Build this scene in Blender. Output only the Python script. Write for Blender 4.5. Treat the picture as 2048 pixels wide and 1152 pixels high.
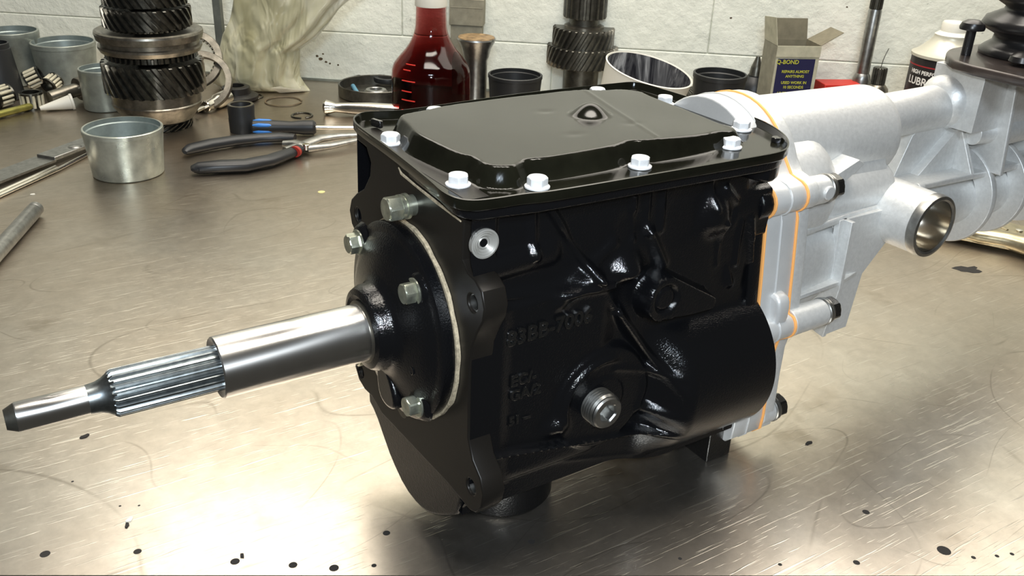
import bpy, bmesh, math, random
import numpy as np
from mathutils import Vector, Matrix
random.seed(7); rng=np.random.default_rng(5)
PI=math.pi
for o in list(bpy.data.objects): bpy.data.objects.remove(o)
scn=bpy.context.scene
# ------------------------------------------------------------------ camera
F_PX=1861.485; PITCH,YAW,ROLL=0.452,-0.583,0.043
import_q=(0.4520,-0.5830,0.0430)
CAM=Vector((-227.242,-457.394,421.213))
def cam_axes():
    cy,sy=math.cos(YAW),math.sin(YAW); cp,sp=math.cos(PITCH),math.sin(PITCH)
    f=Vector((-sy*cp,cy*cp,-sp)); r=Vector((cy,sy,0)); u=r.cross(f)
    c,s=math.cos(ROLL),math.sin(ROLL)
    return r*c+u*s, -r*s+u*c, f
CR,CU,CF=cam_axes()
cam=bpy.data.cameras.new('camera'); cam.sensor_width=36; cam.lens=F_PX/2048*36; cam.clip_start=0.01; cam.clip_end=50
co=bpy.data.objects.new('camera',cam); scn.collection.objects.link(co)
co.matrix_world=Matrix.Translation(CAM*0.001) @ Matrix((CR,CU,-CF)).transposed().to_4x4()
scn.camera=co
# ------------------------------------------------------------------ world, lights, exposure
scn.view_settings.view_transform='Standard'; scn.view_settings.look='None'
scn.view_settings.gamma=1; scn.view_settings.use_curve_mapping=False
scn.view_settings.exposure=0.08
w=bpy.data.worlds.new('shop_air'); scn.world=w; w.use_nodes=True
w.node_tree.nodes['Background'].inputs[0].default_value=(0.80,0.76,0.66,1)
w.node_tree.nodes['Background'].inputs[1].default_value=0.065
def area(name,loc,target,sx,sy,power,col):
    L=bpy.data.lights.new(name,'AREA'); L.shape='RECTANGLE'; L.size=sx; L.size_y=sy; L.energy=power; L.color=col
    o=bpy.data.objects.new(name,L); scn.collection.objects.link(o)
    o.location=loc; d=Vector(target)-Vector(loc); o.rotation_euler=d.to_track_quat('-Z','Y').to_euler()
    return o
area('wall_strip_light',(0.72,0.62,1.22),(0.45,0.30,0),2.1,0.55,19,(1.0,0.925,0.82))
area('ceiling_strip_light',(0.10,0.0,1.9),(0.2,0.15,0),1.3,0.30,26,(1.0,0.935,0.83))
area('shop_light_behind',(-0.75,-1.35,1.25),(0.1,0,0.1),0.55,0.12,15,(0.74,0.87,1.0))
area('phone_flash',(-0.225,-0.49,0.47),(0.20,0.05,0.08),0.05,0.035,3.2,(0.90,0.96,1.0))

# ------------------------------------------------------------------ projection helpers (real positions on real planes, mm)
def proj(P):
    d=Vector(P)-CAM; z=d.dot(CF)
    return 1024+F_PX*d.dot(CR)/z, 576-F_PX*d.dot(CU)/z, z
def at(px,py,z=0.0):
    d=CF+CR*((px-1024)/F_PX)-CU*((py-576)/F_PX); t=(z-CAM.z)/d.z
    return CAM+d*t
def zfor(b,py):
    lo,hi=-100,900
    for _ in range(50):
        m=(lo+hi)/2
        if proj((b.x,b.y,m))[1]>py: lo=m
        else: hi=m
    return (lo+hi)/2
def kmm(P): return proj(P)[2]/F_PX     # mm per pixel at P

# ------------------------------------------------------------------ mesh builder
S=0.001
class MB:
    def __init__(s,off=(0,0,0)): s.v=[]; s.f=[]; s.off=Vector(off); s.mi=[]; s.cm=0
    def add(s,vs,fs):
        n=len(s.v); s.v.extend([tuple(Vector(p)+s.off) for p in vs]); s.f.extend([tuple(i+n for i in f) for f in fs]); s.mi.extend([s.cm]*len(fs)); return s
    def lathe(s,prof,o=(0,0,0),ax=(0,0,1),seg=48,closed=False,rfun=None,c0=True,c1=True):
        o=Vector(o); a=Vector(ax).normalized(); t=Vector((0,0,1)) if abs(a.z)<.9 else Vector((1,0,0))
        x=a.cross(t).normalized(); y=a.cross(x)
        vs=[];fs=[]; n=len(prof)
        for (r,h) in prof:
            for i in range(seg):
                th=2*PI*i/seg; rr=r if rfun is None else rfun(r,h,th)
                vs.append(o+a*h+(x*math.cos(th)+y*math.sin(th))*rr)
        for j in range(n-1 if not closed else n):
            k=(j+1)%n
            for i in range(seg):
                i2=(i+1)%seg; fs.append((j*seg+i,k*seg+i,k*seg+i2,j*seg+i2))
        if not closed:
            if c0 and prof[0][0]>1e-6: fs.append(tuple(range(seg)))
            if c1 and prof[-1][0]>1e-6: fs.append(tuple(reversed(range((n-1)*seg,n*seg))))
        return s.add(vs,fs)
    def cyl(s,p0,p1,r0,r1=None,seg=32,ch=0.0):
        p0=Vector(p0);p1=Vector(p1);L=(p1-p0).length;r1=r0 if r1 is None else r1
        if ch>0: pr=[(r0-ch,0),(r0,ch),(r1,L-ch),(r1-ch,L)]
        else: pr=[(r0,0),(r1,L)]
        return s.lathe(pr,p0,p1-p0,seg)
    def tubewall(s,p0,p1,ro,ri,seg=40):
        p0=Vector(p0);p1=Vector(p1);L=(p1-p0).length
        return s.lathe([(ri,0),(ro,0),(ro,L),(ri,L)],p0,p1-p0,seg,closed=True)
    def box(s,c,size,ex=(1,0,0),ey=(0,1,0),ez=None):
        c=Vector(c);ex=Vector(ex).normalized();ey=Vector(ey).normalized();ez=ex.cross(ey).normalized() if ez is None else Vector(ez)
        a,b,d=[q/2 for q in size]
        vs=[c+ex*(i*a)+ey*(j*b)+ez*(k*d) for k in(-1,1) for j in(-1,1) for i in(-1,1)]
        return s.add(vs,[(0,2,3,1),(4,5,7,6),(0,1,5,4),(2,6,7,3),(0,4,6,2),(1,3,7,5)])
    def prism(s,pts,o,ex,ey,dv):
        o=Vector(o);ex=Vector(ex);ey=Vector(ey);dv=Vector(dv);n=len(pts)
        a=[o+ex*p[0]+ey*p[1] for p in pts]; b=[p+dv for p in a]
        fs=[tuple(range(n)),tuple(reversed(range(n,2*n)))]+[(i,(i+1)%n,n+(i+1)%n,n+i)[::-1] for i in range(n)]
        return s.add(a+b,fs)
    def sweep(s,path,r,seg=12,flat=1.0,closed=False,up=(0,0,1),caps=True):
        path=[Vector(p) for p in path]; n=len(path)
        rs=r if isinstance(r,(list,tuple)) else [r]*n; vs=[];fs=[]; up=Vector(up)
        for i,p in enumerate(path):
            if closed: t=path[(i+1)%n]-path[i-1]
            else: t=path[min(i+1,n-1)]-path[max(i-1,0)]
            t.normalize(); x=t.cross(up); x=x.normalized() if x.length>1e-6 else Vector((1,0,0)); y=x.cross(t).normalized()
            for k in range(seg):
                th=2*PI*k/seg; vs.append(p+x*(rs[i]*math.cos(th))+y*(rs[i]*flat*math.sin(th)))
        for i in range(n if closed else n-1):
            j=(i+1)%n
            for k in range(seg):
                k2=(k+1)%seg; fs.append((i*seg+k,i*seg+k2,j*seg+k2,j*seg+k))
        if not closed and caps: fs+= [tuple(reversed(range(seg))),tuple(range((n-1)*seg,n*seg))]
        return s.add(vs,fs)
    def grid(s,P,flip=False):     # P: array (m,n,3)
        m,n=P.shape[:2]; vs=P.reshape(-1,3).tolist(); fs=[]
        for i in range(m-1):
            for j in range(n-1):
                q=(i*n+j,i*n+j+1,(i+1)*n+j+1,(i+1)*n+j); fs.append(q[::-1] if flip else q)
        return s.add(vs,fs)
    def plate(s,outer,holes,o,ex,ey,depth,bev=0.0,bres=2):
        """filled outline with holes, extruded by depth along ex x ey"""
        cu=bpy.data.curves.new('t','CURVE'); cu.dimensions='2D'; cu.fill_mode='BOTH'
        for poly in [outer]+list(holes):
            sp=cu.splines.new('POLY'); sp.points.add(len(poly)-1); sp.use_cyclic_u=True
            for i,p in enumerate(poly): sp.points[i].co=(p[0],p[1],0,1)
        cu.extrude=max(depth/2-bev,0.001); cu.bevel_depth=bev; cu.bevel_resolution=bres; cu.offset=-bev
        ob=bpy.data.objects.new('t',cu); me=ob.to_mesh()
        o=Vector(o);ex=Vector(ex);ey=Vector(ey);ez=ex.cross(ey).normalized()
        vs=[o+ex*v.co.x+ey*v.co.y+ez*(v.co.z+depth/2) for v in me.vertices]; fs=[tuple(p.vertices) for p in me.polygons]
        ob.to_mesh_clear(); bpy.data.objects.remove(ob); bpy.data.curves.remove(cu)
        return s.add(vs,fs)
    def build(s,name,mat,parent=None,ang=35,merge=True,label=None,recalc=True):
        me=bpy.data.meshes.new(name)
        me.from_pydata([(a*S,b*S,c*S) for a,b,c in s.v],[],s.f)
        mats=mat if isinstance(mat,(list,tuple)) else [mat]
        for m in mats: me.materials.append(m)
        if len(mats)>1: me.polygons.foreach_set('material_index',s.mi)
        if merge or recalc:
            bm=bmesh.new(); bm.from_mesh(me)
            if merge: bmesh.ops.remove_doubles(bm,verts=bm.verts,dist=1e-6)
            if recalc: bmesh.ops.recalc_face_normals(bm,faces=bm.faces)
            bm.to_mesh(me); bm.free()
        me.polygons.foreach_set('use_smooth',[True]*len(me.polygons))
        me.set_sharp_from_angle(angle=math.radians(ang)); me.update()
        o=bpy.data.objects.new(name,me); scn.collection.objects.link(o)
        if parent: o.parent=parent
        if label: o['label']=label
        return o
def bev(o,w,seg=2,ang=35):
    m=o.modifiers.new('b','BEVEL'); m.width=w*S; m.segments=seg; m.limit_method='ANGLE'; m.angle_limit=math.radians(ang); m.harden_normals=False
    return o
def tag(o,label,cat,group=None,kind=None):
    o['label']=label; o['category']=cat
    if group: o['group']=group
    if kind: o['kind']=kind
    return o
def thing(name,label,cat,loc=(0,0,0),group=None):
    o=bpy.data.objects.new(name,None); o.empty_display_size=.01; scn.collection.objects.link(o)
    o.location=Vector(loc)*S; return tag(o,label,cat,group)
def circ(cx,cy,r,n=28,ph=0): return [(cx+r*math.cos(2*PI*i/n+ph),cy+r*math.sin(2*PI*i/n+ph)) for i in range(n)]
def smooth_poly(pts,it=2):
    for _ in range(it):
        q=[]
        for i in range(len(pts)):
            a=pts[i];b=pts[(i+1)%len(pts)]
            q.append((.75*a[0]+.25*b[0],.75*a[1]+.25*b[1])); q.append((.25*a[0]+.75*b[0],.25*a[1]+.75*b[1]))
        pts=q
    return pts

# ------------------------------------------------------------------ materials
def new_mat(name):
    m=bpy.data.materials.new(name); m.use_nodes=True; nt=m.node_tree; b=nt.nodes['Principled BSDF']; return m,nt,b
def node(nt,t,**k):
    n=nt.nodes.new(t)
    for a,v in k.items(): setattr(n,a,v)
    return n
def setin(n,**k):
    for a,v in k.items(): n.inputs[a.replace('_',' ')].default_value=v
def coords(nt,scale=(1,1,1),rot=(0,0,0)):
    g=node(nt,'ShaderNodeNewGeometry'); mp=node(nt,'ShaderNodeMapping'); mp.inputs['Scale'].default_value=scale; mp.inputs['Rotation'].default_value=rot
    nt.links.new(g.outputs['Position'],mp.inputs['Vector']); return mp.outputs['Vector']
def objco(nt,scale=(1,1,1),rot=(0,0,0)):
    g=node(nt,'ShaderNodeTexCoord'); mp=node(nt,'ShaderNodeMapping'); mp.inputs['Scale'].default_value=scale; mp.inputs['Rotation'].default_value=rot
    nt.links.new(g.outputs['Object'],mp.inputs['Vector']); return mp.outputs['Vector']
def noise(nt,vec,scale,detail=3,rough=.5,dist=0):
    n=node(nt,'ShaderNodeTexNoise'); setin(n,Scale=scale,Detail=detail,Roughness=rough,Distortion=dist); nt.links.new(vec,n.inputs['Vector']); return n.outputs['Fac']
def ramp(nt,fac,stops):
    r=node(nt,'ShaderNodeValToRGB'); e=r.color_ramp.elements
    while len(e)<len(stops): e.new(.5)
    for i,(p,c) in enumerate(stops):
        e[i].position=p; e[i].color=(c,c,c,1) if isinstance(c,(int,float)) else (*c,1)
    nt.links.new(fac,r.inputs['Fac']); return r.outputs['Color']
def bump(nt,b,h,strength,dist):
    n=node(nt,'ShaderNodeBump'); n.inputs['Strength'].default_value=strength; n.inputs['Distance'].default_value=dist
    nt.links.new(h,n.inputs['Height']); nt.links.new(n.outputs['Normal'],b.inputs['Normal']); return n
def mat(name,col,rough=.5,metal=0.0,coat=0.0,nz=None,bmp=None,spec=None,rvar=None,aniso=0):
    """nz=(scale,amount) colour mottling; bmp=(scale,strength,dist)"""
    m,nt,b=new_mat(name); b.inputs['Base Color'].default_value=(*col,1); setin(b,Roughness=rough,Metallic=metal)
    b.inputs['Coat Weight'].default_value=coat; b.inputs['Coat Roughness'].default_value=.06
    if spec is not None: b.inputs['Specular IOR Level'].default_value=spec
    if aniso: b.inputs['Anisotropic'].default_value=aniso
    if nz:
        f=noise(nt,objco(nt),nz[0],5,.6); a=nz[1]
        c=ramp(nt,f,[(.3,tuple(x*(1-a) for x in col)),(.7,tuple(min(1,x*(1+a*.5)) for x in col))]); nt.links.new(c,b.inputs['Base Color'])
    if rvar:
        f=noise(nt,objco(nt),rvar[0],4,.6); c=ramp(nt,f,[(.3,max(0,rough-rvar[1])),(.7,min(1,rough+rvar[1]))]); nt.links.new(c,b.inputs['Roughness'])
    if bmp: bump(nt,b,noise(nt,objco(nt),bmp[0],3,.6),bmp[1],bmp[2])
    return m
M={}
M['black_cast']=mat('black_gloss_cast',(.004,.0042,.005),.12,0,.0,bmp=(800,.42,.0006),spec=.55)
M['black_smooth']=mat('black_gloss_smooth',(.006,.006,.006),.14,0,.5,bmp=(700,.5,.0008),spec=.7)
M['pan']=mat('black_gloss_pan',(.008,.008,.005),.12,0,.0,nz=(25,.5),bmp=(60,.08,.0005),spec=.29,rvar=(25,.03))
M['black_satin']=mat('black_satin',(.011,.0095,.008),.36,0,.0,bmp=(300,.05,.0004),spec=.24)
M['silver']=mat('silver_paint',(.66,.665,.66),.42,.35,.1,nz=(30,.08),bmp=(600,.16,.0005))
M['silver_cast']=mat('silver_cast_paint',(.68,.685,.675),.44,.4,0,nz=(300,.10),bmp=(450,.28,.0006))
M['orange']=mat('orange_sealant',(1.0,.47,.14),.6)
M['paper']=mat('paper_gasket',(.50,.42,.29),.8,nz=(400,.5))
M['white_bolt']=mat('white_zinc_bolt',(.86,.87,.88),.42,.25,nz=(200,.12))
M['zinc']=mat('zinc_yellowed',(.52,.54,.44),.3,.85,nz=(150,.45))
M['steel']=mat('polished_steel',(.74,.73,.71),.27,1,aniso=.6,nz=(60,.08))
M['steel_dull']=mat('dull_steel',(.40,.40,.385),.36,1,nz=(120,.3))
M['spline']=mat('dark_spline_steel',(.30,.33,.34),.33,1,nz=(200,.35))
M['dark_steel']=mat('oiled_dark_steel',(.10,.098,.085),.25,.9,coat=.4,nz=(150,.6))
M['brown_steel']=mat('brown_oiled_steel',(.27,.25,.21),.30,.9,nz=(80,.45))
M['grey_steel']=mat('dark_grey_steel',(.14,.135,.115),.38,.85,nz=(90,.4))
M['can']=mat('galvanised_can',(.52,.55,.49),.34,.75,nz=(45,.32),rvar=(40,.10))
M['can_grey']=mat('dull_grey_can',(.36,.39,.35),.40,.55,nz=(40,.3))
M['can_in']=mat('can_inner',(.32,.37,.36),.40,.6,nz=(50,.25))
M['black_plastic']=mat('black_plastic',(.016,.017,.018),.42,bmp=(300,.1,.0004))
M['rubber']=mat('black_rubber',(.013,.012,.012),.30,bmp=(200,.1,.0005))
M['grip']=mat('pliers_grip',(.016,.017,.019),.38,bmp=(400,.15,.0004))
M['blue']=mat('blue_plastic',(.03,.20,.62),.4)
M['red']=mat('red_card',(.60,.03,.02),.5)
M['redspot']=mat('red_spot',(.35,.03,.02),.5)
M['chrome']=mat('chrome',(.80,.76,.68),.16,1)
M['brass']=mat('yellow_zinc',(.45,.42,.12),.32,.8,nz=(60,.3))
M['cardboard']=mat('brown_grey_cardboard',(.27,.255,.19),.8,nz=(60,.25))
M['card_in']=mat('inner_cardboard',(.20,.18,.125),.85,nz=(60,.2))
M['card_light']=mat('pale_cardboard',(.50,.48,.36),.8,nz=(60,.2))
M['navy']=mat('navy_print',(.012,.012,.06),.5)
M['yellow']=mat('yellow_print',(.50,.50,.05),.5)
M['white_pl']=mat('white_plastic',(.74,.72,.64),.45)
M['cream']=mat('cream_metal',(.62,.60,.50),.35,.3)
M['beige_dirty']=mat('pale_dirty_plastic',(.55,.51,.38),.5,nz=(60,.3))
M['dark_brown']=mat('dark_brown_plate',(.045,.034,.03),.38,.3,coat=.3,nz=(50,.5))
M['drygrease']=mat('brown_grease_top',(.30,.20,.10),.5,nz=(90,.6))
M['can_black']=mat('can_black_label',(.018,.015,.015),.35)
M['white_print']=mat('white_print',(.75,.73,.70),.5)
M['red_print']=mat('red_print',(.30,.02,.025),.5)
M['stain']=mat('oil_stain',(.12,.085,.045),.5,nz=(60,.5))
M['dark']=mat('dark_pit',(.015,.013,.012),.8)
M['wallpost']=mat('grey_post',(.12,.13,.115),.5,nz=(30,.4))
M['darkred']=mat('dark_red_tin',(.10,.03,.02),.5)
M['vise']=mat('worn_nickel',(.50,.44,.30),.32,.9,nz=(60,.35))
M['red_label']=M['red_print']

# bench sheet: scratched galvanised steel
wn0=(-math.sin(math.radians(-37.8)),math.cos(math.radians(-37.8)))
def bench_mat():
    m,nt,b=new_mat('scratched_bench_steel'); L=nt.links
    base=noise(nt,coords(nt),3.2,6,.62); c1=ramp(nt,base,[(.30,(.50,.435,.355)),(.50,(.61,.55,.475)),(.72,(.72,.675,.61))])
    fine=noise(nt,coords(nt),60,6,.7)
    mx=node(nt,'ShaderNodeMixRGB',blend_type='MULTIPLY'); mx.inputs[0].default_value=.55; L.new(c1,mx.inputs[1]); L.new(ramp(nt,fine,[(.3,.72),(.65,1.08)]),mx.inputs[2])
    col=mx.outputs[0]
    # bright scratches, three directions
    tot=None
    for ang,sx,sy,sc,th in ((.62,1,26,14,.67),(-.45,1,30,16,.68),(1.35,1,24,18,.685),(.30,1,40,9,.67),(-1.0,1,26,20,.69),(.8,1,22,34,.69),(-.2,1,18,38,.69),(2.0,1,20,42,.70)):
        s_=noise(nt,coords(nt,(sx,sy,1),(0,0,ang)),sc,2,.5,.35)
        r=ramp(nt,s_,[(th,0.0),(th+.05,.55)])
        if tot is None: tot=r
        else:
            q=node(nt,'ShaderNodeMixRGB',blend_type='LIGHTEN'); q.inputs[0].default_value=1; L.new(tot,q.inputs[1]); L.new(r,q.inputs[2]); tot=q.outputs[0]
    m2=node(nt,'ShaderNodeMixRGB'); L.new(tot,m2.inputs[0]); L.new(col,m2.inputs[1]); m2.inputs[2].default_value=(.85,.82,.74,1)
    # dark hair-line scratches: contour of warped noise
    hair=None
    for sc,rt in ((2.6,0),(3.8,1.1),(5.2,2.2),(4.4,.5)):
        h=noise(nt,coords(nt,(1,2.2,1),(0,0,rt)),sc,0,.5,.15)
        a=node(nt,'ShaderNodeMath',operation='SUBTRACT'); L.new(h,a.inputs[0]); a.inputs[1].default_value=.5
        ab=node(nt,'ShaderNodeMath',operation='ABSOLUTE'); L.new(a.outputs[0],ab.inputs[0])
        r=ramp(nt,ab.outputs[0],[(.0,1.0),(.0013,0.0)])
        gate=ramp(nt,noise(nt,coords(nt,(1,1,1),(0,0,rt)),11,2),[(.47,0.0),(.60,.42)])
        g=node(nt,'ShaderNodeMixRGB',blend_type='MULTIPLY'); g.inputs[0].default_value=1; L.new(r,g.inputs[1]); L.new(gate,g.inputs[2])
        if hair is None: hair=g.outputs[0]
        else:
            q=node(nt,'ShaderNodeMixRGB',blend_type='LIGHTEN'); q.inputs[0].default_value=1; L.new(hair,q.inputs[1]); L.new(g.outputs[0],q.inputs[2]); hair=q.outputs[0]
    m3=node(nt,'ShaderNodeMixRGB'); L.new(hair,m3.inputs[0]); L.new(m2.outputs[0],m3.inputs[1]); m3.inputs[2].default_value=(.17,.14,.105,1)
    # brown grime blotches
    gr=ramp(nt,noise(nt,coords(nt),9,4,.6),[(.62,0.0),(.74,.55)])
    m4=node(nt,'ShaderNodeMixRGB'); L.new(gr,m4.inputs[0]); L.new(m3.outputs[0],m4.inputs[1]); m4.inputs[2].default_value=(.20,.15,.09,1)
    # light fall-off towards the back wall, painted in as darker brown, broken up
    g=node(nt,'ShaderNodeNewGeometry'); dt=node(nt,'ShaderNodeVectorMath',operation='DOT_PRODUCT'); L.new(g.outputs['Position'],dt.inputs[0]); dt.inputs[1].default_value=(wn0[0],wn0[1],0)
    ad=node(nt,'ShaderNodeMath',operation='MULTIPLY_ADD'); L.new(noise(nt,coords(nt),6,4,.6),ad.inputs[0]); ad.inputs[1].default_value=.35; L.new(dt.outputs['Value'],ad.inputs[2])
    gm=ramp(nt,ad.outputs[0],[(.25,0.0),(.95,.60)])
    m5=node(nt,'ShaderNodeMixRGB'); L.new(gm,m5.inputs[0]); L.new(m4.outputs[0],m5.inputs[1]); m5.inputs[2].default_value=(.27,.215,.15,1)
    L.new(m5.outputs[0],b.inputs['Base Color'])
    setin(b,Metallic=.97)
    L.new(ramp(nt,base,[(.3,.38),(.7,.27)]),b.inputs['Roughness'])
    h=node(nt,'ShaderNodeMath',operation='MULTIPLY_ADD'); L.new(fine,h.inputs[0]); h.inputs[1].default_value=.5; L.new(tot,h.inputs[2])
    bump(nt,b,h.outputs[0],.22,.0006)
    return m
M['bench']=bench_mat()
def wall_mat():
    m,nt,b=new_mat('white_painted_block'); L=nt.links
    f=noise(nt,coords(nt),14,6,.65); c=ramp(nt,f,[(.3,(.80,.82,.72)),(.65,(.90,.915,.81))])
    sp=noise(nt,coords(nt),55,3,.6); r=ramp(nt,sp,[(.24,.55),(.28,1.0)])
    mx=node(nt,'ShaderNodeMixRGB',blend_type='MULTIPLY'); mx.inputs[0].default_value=.7; L.new(c,mx.inputs[1]); L.new(r,mx.inputs[2]); L.new(mx.outputs[0],b.inputs['Base Color'])
    setin(b,Roughness=.6)
    f2=noise(nt,coords(nt),45,5,.6); bump(nt,b,f2,.5,.005)
    return m
M['wall']=wall_mat()
# ------------------------------------------------------------------ room: wall of painted blocks and bench
WA=math.radians(-37.8); wx=Vector((math.cos(WA),math.sin(WA),0)); wn=Vector((-math.sin(WA),math.cos(WA),0))   # along wall, away from camera
WP=Vector((404.3,1176.8,0))
mb=MB(); mb.box(WP+wx*300+wn*54+Vector((0,0,300)),(3600,100,2400),wx,wn)
wallo=mb.build('wall_back',M['wall']); wallo['kind']='structure'
blockme={}
def block(t0,t1,z0,z1):
    mb=MB(); d=9; g=.35
    c=WP+wx*((t0+t1)/2)+wn*(10)+Vector((0,0,(z0+z1)/2)); mb.box(c,(t1-t0-2*g,20,z1-z0-2*g),wx,wn)
    o=mb.build('block',M['wall'],wallo); bev(o,2.2,4); return o
for t in range(-3,4): block(156+t*544-272,156+(t+1)*544-272,-110,90)
for k in range(3):
    off=0 if k%2==0 else 272
    for t in range(-3,4): block(156+t*544-off,156+(t+1)*544-off,90+k*215,305+k*215)
# bench
bench=thing('workbench','scratched bare steel workbench top that everything stands on','workbench')
A=at(1500,1151); ed=Vector((math.cos(math.radians(-30)),math.sin(math.radians(-30)),0))
f0=A-ed*900; f1=A+ed*1500; b0=WP-wx*1300; b1=WP+wx*1800
pits=[(90,1108,3.2),(275,1103,2.6),(470,1123,3.0),(586,1130,2.8),(668,1136,3.1),(773,1066,2.5),(748,1131,1.7),(1063,1083,2.4),(1360,1117,1.3),(1732,1024,2.6),(1888,1101,4.6),(1713,1125,2.3),(1560,1129,1.4),(1947,1115,1.6),(1994,1112,1.5),(2024,1108,1.5),(145,963,1.0),(240,1012,.9),(278,1011,.9)]
holes=[]
for px,py,r in pits:
    c=at(px,py); holes.append((c,r))
mb=MB()
outer=[(p.x,p.y) for p in (f0,f1,b1,b0)]
mb.plate(outer,[circ(c.x,c.y,r,14) for c,r in holes],(0,0,-3),(1,0,0),(0,1,0),3.0)
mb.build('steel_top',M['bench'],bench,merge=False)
mb=MB(); mb.prism([(p.x,p.y) for p in (f0+ed*0,f1,b1,b0)],(0,0,-40),(1,0,0),(0,1,0),(0,0,34)); mb.build('wooden_board',M['dark_brown'],bench)
for c,r in holes:
    mb=MB(); mb.lathe([(r,-.05),(r*.95,-1.2),(r*.5,-2.6),(0.01,-3)],(c.x,c.y,0),(0,0,1),14); mb.build('drilled_pit',M['dark'],bench)
mb=MB(); mb.prism([(0,0),(1,0)][:0] or [((b0-wn*2).x,(b0-wn*2).y),((b1-wn*2).x,(b1-wn*2).y),(b1.x,b1.y),(b0.x,b0.y)],(0,0,0),(1,0,0),(0,1,0),(0,0,4)); mb.build('back_lip',M['can_grey'],bench)
# ================================================================== GEARBOX
GO=(0,0,150)       # shaft axis is 150 mm above the bench; u = along shaft, v = across, w = up
def G(): return MB(GO)
gb=thing('gearbox','rebuilt car gearbox, gloss black case with silver tail housing, lying across the bench','gearbox')
X=(1,0,0);Y=(0,1,0);Z=(0,0,1)
def arcpts(cx,cy,r,a0,a1,n=8): return [(cx+r*math.cos(math.radians(a0+(a1-a0)*i/n)),cy+r*math.sin(math.radians(a0+(a1-a0)*i/n))) for i in range(n+1)]
# ---- numpy helpers for relief
def sst(x,a,b):
    t=np.clip((x-a)/(b-a),0,1); return t*t*(3-2*t)
def smax(a,b,k=2.0): return .5*(a+b+np.sqrt((a-b)**2+k*k))
def dseg(U,Wd,a,b):
    ax,ay=a;bx,by=b; dx,dy=bx-ax,by-ay; t=np.clip(((U-ax)*dx+(Wd-ay)*dy)/(dx*dx+dy*dy),0,1)
    return np.hypot(U-ax-t*dx,Wd-ay-t*dy),t
def aoutline(g=0,top=True):
    pts=arcpts(4,60,54+g,90,160,10)
    pts=[(4+(54+g)*math.sin(-math.radians(a)),60+(54+g)*math.cos(math.radians(a))) for a in range(60,-66,-7)]  # right (+v) to near side (-v)
    pts=[(-p[0]+8,p[1]) for p in pts][::-1]
    near=[(4-(54+g)*math.sin(math.radians(a)),60+(54+g)*math.cos(math.radians(a))) for a in range(-60,71,8)]
    o=[(x,y) for x,y in near]                       # from +v side over the top to near side
    o+= [(-53-g,72),(-57-g,71)]+[(-60+(11+g)*math.cos(math.radians(a)),59+(11+g)*math.sin(math.radians(a))) for a in range(110,251,20)]+[(-65-g,44),(-67-g,25),(-69-g,5),(-70.5-g,-12),(-72-g,-26)]
    o+= [(-71+(10+g)*math.cos(math.radians(a)),-35+(10+g)*math.sin(math.radians(a))) for a in range(130,241,20)]+[(-68-g,-50),(-66-g,-60),(-66-g,-85),(-67-g,-116),(-66-g,-128),(-60,-134-g),(-40,-135-g),(40,-135-g),(62,-128-g),(72+g,-110),(75+g,-40),(72+g,20),(64+g,50)]
    return o
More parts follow.
